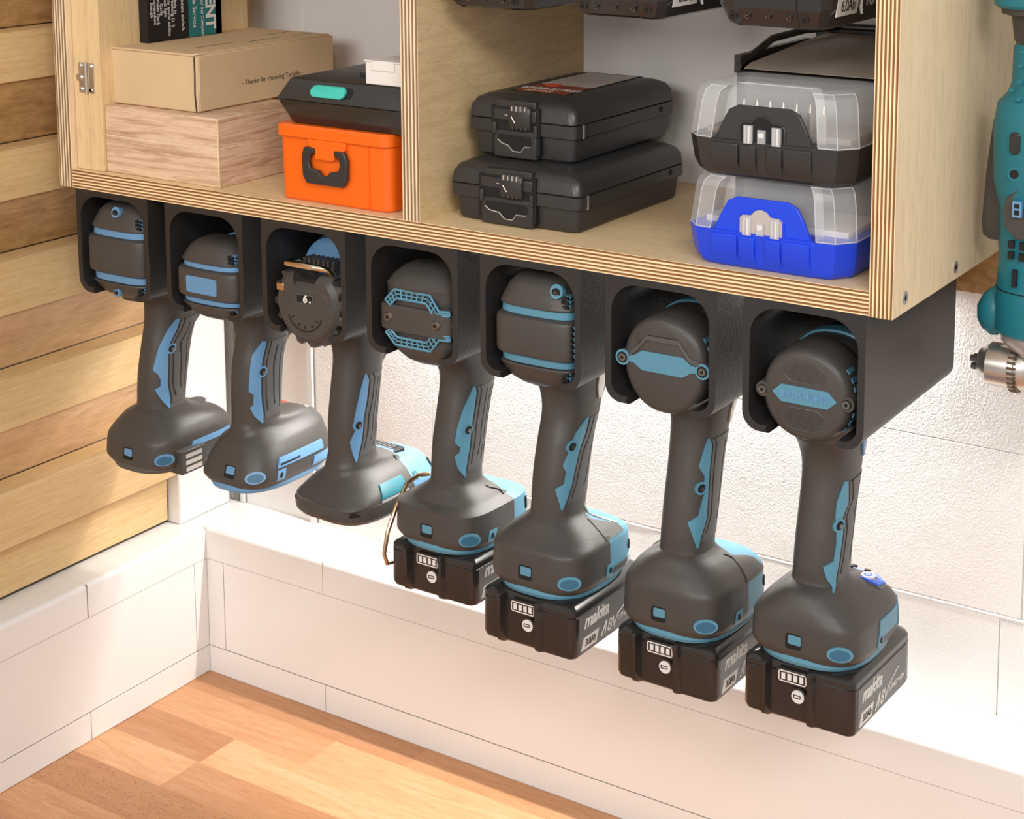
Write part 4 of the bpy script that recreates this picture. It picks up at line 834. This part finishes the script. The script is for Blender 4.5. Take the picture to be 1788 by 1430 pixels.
b = MB(); b.tube([(74, 120, 597), (80, 118, 598.5), (86, 114, 598)], 1.3, 'steeld', 8).prism(rrect(60, 74, 112, 120, 1), 2, 596.4, 599, 'case').cyl((92, 122, 596.3), (0, 0, 1), 7, 1, 'dark', 20); finish('hanger', b, r, RO_)
# small white box
r = empty('white_carton', (101, 120, 597), 'small white carton lying on the slim black case by the divider', 'box'); RO_ = (101, 120, 597)
b = MB(); b.box(91, 130, 81, 138, 596.7, 613.2, 'whitebox'); finish('carton', b, r, RO_, bevel=.8)
b = MB(); b.box(90.2, 130.4, 80.2, 100, 613.0, 614.2, 'whitebox').box(97, 118, 80.0, 81, 607, 613.1, 'whitebox'); finish('lid_flap', b, r, RO_, bevel=.4)

# black latch cases
def latch_case(x0, x1, y0, y1, z0, z1, label, insert):
    r = empty('latch_case', ((x0+x1)/2, (y0+y1)/2, z0), label, 'tool case', 'black latch cases stacked on the shelf'); O = ((x0+x1)/2, (y0+y1)/2, z0)
    zs = z0+(z1-z0)*.62; zj = z0+(z1-z0)*.40
    b = MB(); b.loft([[(x, y, z) for x, y in rrect(x0+d, x1-d, y0+d, y1-d, 6)] for z, d in ((z0, 6), (z0+2, 4), (zj, 2.4), (zj+.5, 2.4))], 'case'); finish('base', b, r, O)
    b = MB(); b.loft([[(x, y, z) for x, y in rrect(x0+d, x1-d, y0+d, y1-d, 6)] for z, d in ((zj, .6), (zj+.6, 0), (zs-.5, -.1), (zs-.2, .6))], 'case'); finish('middle_band', b, r, O)
    b = MB(); b.loft([[(x, y, z) for x, y in rrect(x0+d, x1-d, y0+d, y1-d, 6)] for z, d in ((zs+.2, .6), (zs+.6, 0), (z1-8, 1.0), (z1-3.5, 4), (z1-1, 9), (z1, 13))], 'case'); ld = finish('lid', b, r, O)
    w = x1-x0; a0 = x0+w*.27; a1 = x0+w*.66; h = z1-z0
    b = MB(); b.box(a0-2.5, a1+2.5, y0-1.1, y0+6, z0+h*.10, z1-h*.16, 'dark'); finish('latch_recess', b, r, O)
    b = MB(); b.box(a0, a1, y0-1.8, y0+4, z0+1, z0+h*.46, 'case').box(a0-1, a0+2, y0-3, y0+3, z0+h*.38, z0+h*.58, 'case').box(a1-2, a1+1, y0-3, y0+3, z0+h*.38, z0+h*.58, 'case'); lt = finish('lower_latch', b, r, O, bevel=.8)
    c = (a0+a1)/2; zz = z0+h*.27
    pl = [(a0+4, zz+5.5), (a0+3.4, zz+1.5), (a0+7, zz-1), (c-6, zz-2), (c-1.5, zz-6), (c+5, zz-6.2), (c+8, zz-2.2), (a1-5, zz-2), (a1-3.5, zz+1), (a1-4.5, zz+5.2)]
    b = MB(); b.prism(pl, 1, y0-1.95, y0-1.5, 'dark').tube([(x, y0-2.1, z) for x, z in pl[1:8]], .45, 'silver', 6); finish('finger_opening', b, lt, O)
    b = MB(); b.box(a0, a1, y0-2.2, y0+4, z0+h*.62, z0+h*.80, 'case').box(a0+1, a1-1, y0-1, y0+6, z0+h*.80, z1-2.5, 'case'); lu = finish('upper_latch', b, r, O, bevel=.7)
    s0, s1 = c-4, c+14
    b = MB(); b.loft([[(x, y, z) for x, y in rrect(s0, s1, y0-4.6+d, y0, .8, 2)] for z, d in ((z0+h*.50, 1.6), (z0+h*.56, .2), (z0+h*.74, 0), (z0+h*.84, 1.2), (z0+h*.87, 3))], 'case')
    sl = finish('slider', b, r, O)
    b = MB()
    for i in range(4): b.box(s0+3+i*3.6, s0+4+i*3.6, y0-5.0, y0-2.6, z0+h*.79, z0+h*.87, 'silver').box(s0+3+i*3.6, s0+4+i*3.6, y0-4.5, y0-3, z0+h*.50, z0+h*.54, 'rubber')
    b.tube([(s0+3, y0-4.9, z0+h*.70), (s0+6, y0-4.9, z0+h*.60)], .35, 'silver', 6).box(s0-4, s0-1.5, y0-2.6, y0-2.1, z0+h*.70, z0+h*.715, 'silver')
    finish('slider_marks', b, sl, O, smooth=0)
    b = MB(); b.cyl((x1-2, y1-23, zj+5.5), (1, 0, 0), 2.2, 2.3, 'dark', 18); finish('hinge_hole', b, r, O, smooth=.5)
    b = MB(); b.box(x1-.9, x1+.25, y0+15, y0+16, zj, zs, 'dark').box(x1-.9, x1+.25, y0+11, y0+15, zj+1, zs-1, 'case').box(x1-.9, x1+.5, y0+10, y0+11.2, zj, zs, 'silver'); finish('side_marks', b, r, O, smooth=0)
    if insert:
        b = MB(); b.box(x0+20, x1-22, y0+24, y1-12, z1-1.5, z1+.25, 'dark').box(x0+23, x1-24, y0+26, y0+60, z1, z1+.45, 'labelred').box(x0+23, x1-24, y0+60, y1-15, z1, z1+.45, 'labelgrey'); lb = finish('paper_insert', b, r, O, smooth=0, label='dark red and grey printed insert')
        tx = text_mb('BOHRER SET PROFI', 5.6, 'print', (lambda u, v, w: ((x0+x1)/2+u, y0+40+v*2, z1+.5+w)), 0, .03, .03)
        join(tx, text_mb('HSS-TITAN', 4.6, 'card', (lambda u, v, w: ((x0+x1)/2-4+u, y0+30+v*2, z1+.5+w)), 0, .03, .03)); finish('insert_text', tx, lb, O, smooth=0)
        b = MB(); b.cyl(((x0+x1)/2-10, y0+58, z1+.4), (0, 0, 1), 6, .25, 'red', 20); finish('insert_logo', b, lb, O, smooth=0)
latch_case(158.5, 266.5, 88, 236, SZ, 548.3, 'lower black latch case on the shelf, dusty top', False)
latch_case(158.5, 249.2, 110.4, 252, 548.5, 592.5, 'upper black latch case with a printed insert in its lid', True)

# bit boxes with clear lids
def bit_box(z0, col, label, bits, latchclear):
    X0, X1, Y0, Y1 = 354.5, 467.5, 68.5, 142; zb, zt = z0+23.5, z0+57
    O = ((X0+X1)/2, (Y0+Y1)/2, z0); r = empty('bit_box', O, label, 'bit box', 'bit boxes with clear lids')
    def oc(d, q, fr=0): return [(X0+d, Y0+d+11), (X0+d+9, Y0+d+1.5), (X0+d+20, Y0+d), (X1-d-22, Y0+d), (X1-d-9, Y0+d+1.5), (X1-d, Y0+d+13), (X1-d, Y1-d-8), (X1-d-6, Y1-d), (X0+d+6, Y1-d), (X0+d, Y1-d-8)]
    b = MB(); b.loft([[(x, y, z) for x, y in oc(d, 0)] for z, d in ((z0, 6), (z0+2, 4.2), (z0+8, 2), (zb, .2), (zb+.3, 1.5))], col); bs = finish('base', b, r, O, smooth=.35)
    b = MB()
    gx = [(X0+25, X0+38), (X0+49, X0+62), (X0+73, X0+85)]
    for x0, x1 in ((X0+20.5, X0+39), (X0+39.5, X0+51), (X0+57.5, X0+68.5), (X0+69, X0+88)): b.prism([(Y0+4.5, z0+2), (Y0-.4, z0+10), (Y0-.6, zb-2), (Y0+4, zb-2)], 0, x0+.5, x1-.5, col)
    finish('front_ribs', b, bs, O, bevel=.5)
    hump = [(X0+21.5, zb-1), (X0+88, zb-1), (X0+83, zb+11), (X0+78.5, zb+19), (X0+72, zb+22), (X0+37.5, zb+22), (X0+31.5, zb+19), (X0+27, zb+11)]
    b = MB(); b.prism(hump, 1, Y0+1.5, Y0+4.2, col); fp = finish('front_plate', b, bs, O, bevel=.7)
    c = X0+54.5; arch = [(c-15, zb-1), (c-15, zb+9.5), (c-12.5, zb+12), (c-7, zb+12.2), (c-4.5, zb+15), (c, zb+16.5), (c+4.5, zb+15), (c+7, zb+12.2), (c+12.5, zb+12), (c+15, zb+9.5), (c+15, zb-1)]
    b = MB(); b.tube([(x, Y0+1.2, z) for x, z in arch], .7, col, 8).prism(arch, 1, Y0+1.1, Y0+1.6, 'dark' if col == 'case' else 'labelgrey')
    finish('latch_frame', b, fp, O)
    b = MB()
    for sx in (-11.5, 7.5):
        b.box(c+sx, c+sx+1.6, Y0-.9, Y0+1.5, zb-.8, zb+9.8, 'clearrim').box(c+sx+2.6, c+sx+4.0, Y0-1.2, Y0+1.5, zb-.8, zb+9.8, 'print').box(c+sx-.6, c+sx+5.4, Y0-.5, Y0+1.4, zb-1.2, zb+10.3, 'clearrim')
    b.box(c-2.6, c+2.6, Y0-.6, Y0+1.4, zb-.5, zb+8, 'clearrim').prism(rrect(c-1.8, c+2, zb+3, zb+6.4, 1), 1, Y0-1, Y0-.6, 'print')
    finish('clear_latch', b, r, O, bevel=.2, label='clear snap latch')
    # clear lid: two side pods plus top
    def shell(pl0, pl1, pl2, ztop, nm):
        b = MB(); b.loft([[(x, y, zb+.4) for x, y in pl0], [(x, y, ztop-9) for x, y in pl1], [(x, y, ztop-3) for x, y in pl1b(pl1, 1.6)], [(x, y, ztop) for x, y in pl2]], 'clear', True); return b
    def ins(pl, d):
        cx = sum(p[0] for p in pl)/len(pl); cy = sum(p[1] for p in pl)/len(pl); return [(x+(cx-x)/max(abs(x-cx), 1e-3)*min(d, abs(x-cx)), y+(cy-y)/max(abs(y-cy), 1e-3)*min(d, abs(y-cy))) for x, y in pl]
    lid = [(X0+.4, Y0+11.5), (X0+9.4, Y0+1.9), (X0+20, Y0+.6), (X0+20.6, Y0+14), (X1-22, Y0+14), (X1-21.5, Y0+.6), (X1-9.4, Y0+1.9), (X1-.4, Y0+13.5), (X1-.4, Y1-8), (X1-6.4, Y1-.4), (X0+6.4, Y1-.4), (X0+.4, Y1-8)]
    b = MB(); b.loft([[(x, y, z) for x, y in ins(lid, d)] for z, d in ((zb+.4, 0), (zt-10, 2.4), (zt-4, 4), (zt-1.2, 7), (zt, 11))], 'clear', False)
    top = ins(lid, 11); b.add([(x, y, zt) for x, y in top], [tuple(range(len(top)))], 'clear')
    ld = finish('clear_lid', b, r, O, smooth=.4, label='transparent plastic lid')
    b = MB(); lo = ins(lid, 0); hi = [ins(lid, 2.4), ins(lid, 4), ins(lid, 7)]
    for i in (1, 2, 5, 6, 7): b.tube([(lo[i][0], lo[i][1], zb+.6), (hi[0][i][0], hi[0][i][1], zt-10), (hi[1][i][0], hi[1][i][1], zt-4), (hi[2][i][0], hi[2][i][1], zt-1.2)], .35, 'clearrim', 6)
    b.tube([(x, y, zb+.5) for x, y in lo[11:]+lo[:3]], .45, 'clearrim', 6).tube([(x, y, zb+.5) for x, y in lo[5:9]], .45, 'clearrim', 6); b.tube([(x, y, zt-.8) for x, y in hi[2][3:5]], .45, 'clearrim', 6)
    for sl_ in (slice(0, 3), slice(5, 8)): b.tube([(x, y, zt-1.6) for x, y in hi[2][sl_]], .35, 'clearrim', 6)
    finish('lid_edges', b, ld, O, smooth=.5)
    b = MB(); b.box(X0+8, X1-8, Y0+18, Y1-6, zb, zb+4, 'smoke' if bits else 'print')
    fl = finish('bit_rack', b, r, O, bevel=.6)
    for i in range(7 if bits else 0):
        q = MB(); xx = X0+30+i*9; q.cyl((xx, Y0+26, zb+3), (0, 0, 1), 2.4, 14, 'steel', 6).cyl((xx, Y0+26, zb+17), (0, 0, 1), 1.6, 5, 'steel', 10, .8); finish('screwdriver_bit', q, fl, O, smooth=.4)
bit_box(SZ, 'cobalt', 'cobalt blue bit box with a clear lid on the shelf', False, True)
bit_box(563.6, 'case', 'black bit box with a clear lid, stacked on the blue one', True, False)
# organiser standing behind the bit boxes
O = (416, 212, SZ); r = empty('organiser_case', O, 'dark case with a smoky lid standing behind the two bit boxes', 'tool case')
b = MB(); b.loft([[(x, y, z) for x, y in rrect(350+d, 478-d, 146+d, 279-d, 8)] for z, d in ((SZ, 3), (SZ+3, 0), (616, 0), (618, 1))], 'case'); finish('body', b, r, O)
b = MB(); b.tube([(352, 150, 621), (352, 158, 623), (352, 180, 628), (353, 200, 634), (358, 240, 636), (372, 274, 636), (477, 276, 636)], 2.6, 'blackp', 10); b.box(349, 353.5, 150, 262, 616, 628, 'blackp').box(353, 478, 272, 277, 616, 634, 'blackp'); finish('rim', b, r, O, smooth=.5)
b = MB(); b.loft([[(355, 150, 619), (477, 150, 619), (477, 271, 619), (355, 271, 619)], [(358, 156, 623), (477, 156, 623), (477, 270, 632), (362, 270, 632)]], 'smoke'); finish('smoky_lid', b, r, O, bevel=1, label='smoky translucent looking lid')

# large batteries hanging from the upper shelf
def big_battery(x0, x1, y0, label):
    O = ((x0+x1)/2, y0+50, 656); r = empty('large_battery', O, label, 'battery', 'large batteries clipped under the upper shelf'); hw = (x1-x0)/2; cx = O[0]; y1 = y0+100
    def ol(d, yo=0): return [(x, y) for x, y in [(cx-hw+d, y0+6+d), (cx-hw+5+d, y0+d), (cx-hw+13, y0+d-1), (cx-hw+15, y0+d+1), (cx+hw-22, y0+d+1), (cx+hw-20, y0+d-1), (cx+hw-5-d, y0+d-.5), (cx+hw-d, y0+5+d), (cx+hw-d, y1-8), (cx+hw-8, y1-d), (cx-hw+8, y1-d), (cx-hw+d, y1-8)]]
    b = MB(); b.loft([[(x, y, z) for x, y in ol(d)] for z, d in ((656, 7), (657.5, 4.5), (667, .8), (669, 0), (712, 0), (714, 4))], 'blackp'); bd = finish('body', b, r, O, smooth=.45)
    b = MB()
    for u, q in ((9, 3.4), (19, 1.6), (33, 1.6), (47, 1.6), (57, 3.4)): b.cyl((x0+u+2, y0+3.2, 663), (0, -1, -.35), q, 2.4, 'steeld' if q < 3 else 'blackp', 16, q*.9).cyl((x0+u+2, y0+.9, 662.2), (0, -1, -.35), q*.55, .3, 'dark', 10)
    finish('screws', b, bd, O, smooth=.4)
    b = MB(); b.box(cx-30, cx+30, y0+10, y1-8, 714, 727.8, 'pla'); finish('mount', b, r, O, bevel=1)
    z0 = 664; xs_ = cx+hw
    b = MB(); b.prism([(y0+10, z0), (y0+42, z0), (y0+46, z0+11.5), (y0+14, z0+11.5)], 0, xs_-.3, xs_+.2, 'print'); lb = finish('capacity_label', b, bd, O, smooth=0)
    tx = text_mb('6.0Ah', 10, 'ink', (lambda u, v, w: (xs_+.3+w, y0+28+u, z0+5.6+v)), .2, .05, .12, .9); finish('capacity_text', tx, bd, O, smooth=0)
    tx = text_mb('18V', 16, 'print', (lambda u, v, w: (xs_+.1+w, y0+66+u, z0+8+v)), .3, .05, .15, .9); tx.tube([(xs_+.2, y0+50-q*.9+(q*q)*.16, z0-1+q*1.8) for q in range(8)], 1.0, 'print', 6); finish('voltage_text', tx, bd, O, smooth=0)
big_battery(160.5, 234.5, 80, 'leftmost of the three large batteries, in front of the divider')
big_battery(262, 335, 80, 'middle of the three large batteries under the upper shelf')
big_battery(371, 446.5, 80, 'rightmost of the three large batteries, above the black bit box')
big_battery(37, 111, 106, 'large battery left of the divider, only its underside edge in view')

# ------------------------------------------------------------------ angle drill on the right
O = (552, 205, 400); r = empty('angle_drill', O, 'teal angle drill hanging head down beside the cabinet, cut by the right edge', 'drill')
b = MB()
secs = [(456, 34, 0), (458, 36, 0), (480, 36.5, 0), (482, 35.8, 0), (510, 35, 0), (540, 36, 0), (546, 38, 0), (556, 40, 0), (590, 41, 0), (605, 39, 0), (612, 33, 0), (618, 31, 0), (640, 30.5, 0), (643, 29, 0)]
DX, DY = 552, 205
b.loft([[(x, y, z) for x, y in se(a, a*.86, 2.6, 48, (DX, DY))] for z, a, _ in secs], 'teal'); db = finish('body', b, r, O)
b = MB(); b.loft([[(x, y, z) for x, y in se(a, a*.86, 2.8, 40, (DX, DY))] for z, a in ((642, 28), (645, 30), (660, 32), (662, 38), (668, 39))], 'rubber'); finish('rubber_band', b, r, O)
b = MB(); b.loft([[(x, y, z) for x, y in se(a, a*.86, 3.2, 40, (DX, DY))] for z, a in ((666, 40), (668, 42), (720, 42), (740, 38))], 'teal'); finish('battery_end', b, r, O)
b = MB(); b.loft([[(x, y, z) for x, y in rrect(x0, x1, DY-12, DY+12, 5, 4)] for z, x0, x1 in ((515, 509.5, 530), (517, 506.2, 530), (524, 505, 530), (560, 507, 530), (592, 510.5, 530), (599, 513, 530))], 'rubber'); finish('paddle_switch', b, r, O, label='black paddle switch')
b = MB(); b.loft([[(x, y, z) for x, y in se(a, q, 2.4, 24, (DX-36+o, DY-4))] for z, a, q, o in ((452, 4, 8, 0), (456, 9, 12, 0), (462, 12, 14, 0), (470, 12, 14, 0), (478, 8, 10, 0), (484, 3, 5, 2))], 'teal'); finish('side_nub', b, r, O)
def dface(x, off=0):  # front surface of the drill body at offset x
    return DY-38*.86*(max(0, 1-abs(x/38)**2.6))**(1/2.6)-off
b = MB()
for (x, z, rr) in ((-17.5, 640, 1.6), (-18.5, 631, 1.6), (-19, 621, 1.8), (-24.5, 615, 1.8), (-19, 610, 2), (-24.5, 604, 2)): b.cyl((DX+x, dface(x)+.2, z), (0, -1, 0), rr, 1.1, 'teal', 12, rr*.5)
finish('grip_dots', b, db, O)
b = MB(); b.prism(rrect(DX-22.5, DX-15.5, 576, 590, 3), 1, dface(-19)-4.4, dface(-19)+3, 'blackp'); finish('lock_button', b, r, O, bevel=.8)
b = MB(); b.cyl((DX-19, dface(-19)+3, 563.4), (0, -1, 0), 4.4, 5.6, 'teal', 22).cyl((DX-19, dface(-19)-2.6, 563.4), (0, -1, 0), 2.9, .3, 'dark', 18); finish('speed_button', b, r, O)
pl = [(DX-17, 553), (DX-24, 548), (DX-27, 538), (DX-25, 529), (DX-17, 522), (DX+20, 522), (DX+20, 553)]
b = MB(); R0 = [(x, dface(min(x-DX, 20))+1.5, z) for x, z in pl]; R1 = [(x, dface(min(x-DX, 20))-1.6, z) for x, z in pl]; b.loft([R0, R1], 'rubber'); bd = finish('side_grip', b, r, O, bevel=.5)
b = MB(); b.box(DX-19, DX-13, dface(-16)-3.4, dface(-16), 536.5, 546.5, 'blueL').box(DX-17.6, DX-14.4, dface(-16)-3.6, dface(-16)-3.2, 538, 541, 'dark').box(DX-17.6, DX-14.4, dface(-16)-3.6, dface(-16)-3.2, 542.3, 545, 'dark'); finish('selector', b, bd, O, smooth=0)
b = MB()
for x in (-22, -14.5):
    for z in (508.5, 515.5): b.box(DX+x, DX+x+3.6, dface(x+2)-.6, dface(x+2)+2, z, z+4.6, 'dark')
b.box(DX-18.6, DX-15.6, dface(-17)-.8, dface(-17)+2, 491, 502, 'dark'); b.loft([[(x, y, z) for x, y in se(a, a*.86, 2.6, 48, (DX, DY))] for z, a in ((485.4, 35), (485.5, 36.15), (486, 36.15), (486.1, 35))], 'dark'); finish('cooling_slots', b, db, O, smooth=0)
b = MB(); b.loft([[(x, y, z) for x, y in se(a, c, 2.5, 40, (DX+o, DY))] for z, a, c, o in ((456.5, 33.5, 29, 0), (452, 33, 28.5, 0), (447, 30, 27, 2), (440, 22, 24, 8), (425, 20, 22, 10), (412, 19, 20, 12), (404, 15, 16, 14), (401, 9, 10, 15))], 'silver'); finish('gear_head', b, r, O, label='silver metal gear head')
b = MB(); d = (-1, 0, 0); cz = 431; cy = DY-6
b.cyl((DX-12, cy, cz), d, 1, 1, 'steel', 32, rings=[(0, 13), (3, 14.2), (7, 14.2), (7.5, 15.6), (11, 15.6), (11.5, 14.5), (26, 14.2), (28, 12.5), (30, 10.5), (33, 9)]); ch = finish('drill_chuck', b, r, O, label='keyed metal chuck')
b = MB()
for i in range(3):
    t = math.radians(20+120*i); b.cyl((DX-43, cy+3.6*math.cos(t), cz+3.6*math.sin(t)), d, 2.7, 7.5, 'steeld', 10, 2.3)
finish('chuck_jaws', b, ch, O)
b = MB()
for i in range(28):
    t = 2*math.pi*i/28; b.cyl((DX-17.4, cy+15.4*math.cos(t), cz+15.4*math.sin(t)), (-1, 0, 0), 1.0, 5.4, 'steeld', 6)
finish('chuck_teeth', b, ch, O)
